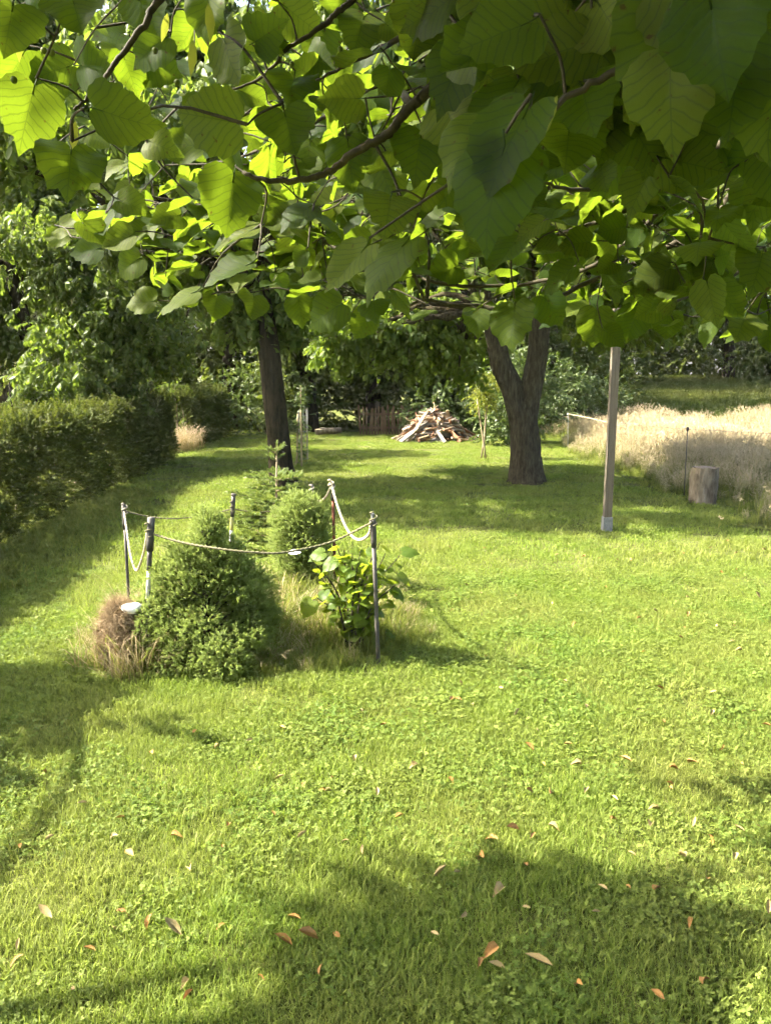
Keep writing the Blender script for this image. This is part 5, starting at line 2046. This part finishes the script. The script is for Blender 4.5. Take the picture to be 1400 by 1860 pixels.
    for i in range(1500):  # unseen leaves added behind the viewer to block skylight
        a = rng.uniform(-2.6, .5)
        q = rng.uniform(1.3, 2.3)
        c = Vector((.5 + q * math.cos(a), -.3 + q * math.sin(a) * .9, rng.uniform(1.5, 3.6)))
        a = rng.uniform(0, 6.28)
        tip = Vector((math.cos(a), math.sin(a), rng.uniform(-.9, 0)))
        items.append((c, tip, Vector((rng.normal(0, .6), rng.normal(0, .6), 1)), rng.uniform(.08, .13)))
    # order by apparent size: the largest 300 in view are single leaves, the rest one mass
    size = []
    for i, (bpt, t, nn, L) in enumerate(items):
        d = max(.05, (Vector(bpt) - Vector((0, 0, CAM_H))).length)
        size.append(1e9 if i < n_hero else (L / d if i < n_view else -1))
    order = np.argsort(-np.array(size))
    single = set(int(i) for i in order[:300])
    pend = sorted(range(n_view), key=lambda i: (0 if i < n_hero else 1, float(np.min(np.linalg.norm(nodes - np.array(items[i][0]), axis=1)))))
    mass_m, mass_i = [], []
    for i in pend:
        bpt, t, nn, L = items[i]
        connect(np.array(bpt) - np.array(Vector(t).normalized()) * L * .3 + np.array(Vector(nn).normalized()) * L * .1)
    for i, (bpt, t, nn, L) in enumerate(items):
        mtx = leaf_matrix(bpt, t, nn, L)
        if i in single:
            place_leaf(LIME[i % len(LIME)], mtx, root)
        else:
            mass_m.append(mtx)
    twigs.build('twigs', M['twig'], root)
    pts = np.array([m.translation[:] for m in mass_m])
    eul = np.array([m.to_euler('XYZ')[:] for m in mass_m])
    scl = np.array([m.to_scale()[1] for m in mass_m])
    scatter('foliage', pts, eul, scl, LIME_LOW, root, seed=5)
    # fruits with their pale bracts
    fr = MB()
    R = 1.0
    vv, ff = [], []
    for i in range(7):
        for j in range(9):
            th, phi = math.pi * i / 6, 2 * math.pi * j / 9
            vv.append((math.sin(th) * math.cos(phi), math.sin(th) * math.sin(phi), math.cos(th) * 1.1))
    for i in range(6):
        for j in range(9):
            k = (j + 1) % 9
            ff.append((i * 9 + j, (i + 1) * 9 + j, (i + 1) * 9 + k, i * 9 + k))
    fr.add(vv, ff)
    fme = fr.mesh('fruit', M['field'])
    bm_ = MB()
    add_leaf(bm_, (0, 0, 0), (0, 1, 0), (0, 0, 1), 1, .26, .15, .2)
    bme = bm_.mesh('bract', M['sapling'])
    for (u, v, d, bu, bv, s, ang) in ((95, 95, 1.3, 35, 80, 60, 85), (80, 92, 1.3, None, 0, 0, 0), (282, 92, 1.35, 350, 105, 62, 92), (322, 150, 1.35, 382, 40, 66, 84), (26, 145, 1.2, 135, 250, 58, 95), (388, 90, 1.4, 300, 50, 50, 100), (760, 48, 1.2, None, 0, 0, 0), (768, 66, 1.2, 985, 225, 110, 118),
                                      (752, 62, 1.2, None, 0, 0, 0), (725, 350, 1.5, 690, 330, 50, 100), (618, 90, 1.4, None, 0, 0, 0), (530, 118, 1.4, None, 0, 0, 0), (1150, 200, 1.0, 1150, 215, 60, 95)):
        c = P(u, v, d)
        o = bpy.data.objects.new('fruit', fme)
        COL.objects.link(o)
        o.parent = root
        o.location = c - root.location
        o.scale = (.0048,) * 3
        connect(np.array(c))
        if bu is not None:
            dd = d * rng.uniform(.95, 1.05) if s < 100 else .75
            c2 = P(bu, bv, dd)
            a = math.radians(ang)
            t = Vector(math.cos(a) * right - math.sin(a) * upv)
            n = (Vector((0, 0, CAM_H)) - c2).normalized() + Vector((.4, 0, .2))
            L = s * dd / FPX
            ob = bpy.data.objects.new('bract', bme)
            COL.objects.link(ob)
            ob.parent = root
            ob.matrix_basis = Matrix.Translation(-root.location) @ leaf_matrix(c2 - t * L * .5, t, n, L)


lime_tree()



# ================================================================== HAZE, STANDING IN FOR LENS GLARE
def haze():
    mb = MB()
    box(mb, (0, 190, 6.2), (700, 560, 15))  # volume added to lift the dark background like a lens veil
    m = bpy.data.materials.new('lens_veil_haze')
    t, new, link = nodes_of(m)
    out = new('ShaderNodeOutputMaterial')
    pv = new('ShaderNodeVolumePrincipled')
    pv.inputs['Color'].default_value = (.95, .97, .84, 1)
    pv.inputs['Density'].default_value = 0.00045
    link(pv.outputs[0], out.inputs['Volume'])
    o = mb.build('haze', m, None, False)
    tag(o, 'thin pale haze added over the garden in place of lens glare', 'haze', kind='stuff')


haze()
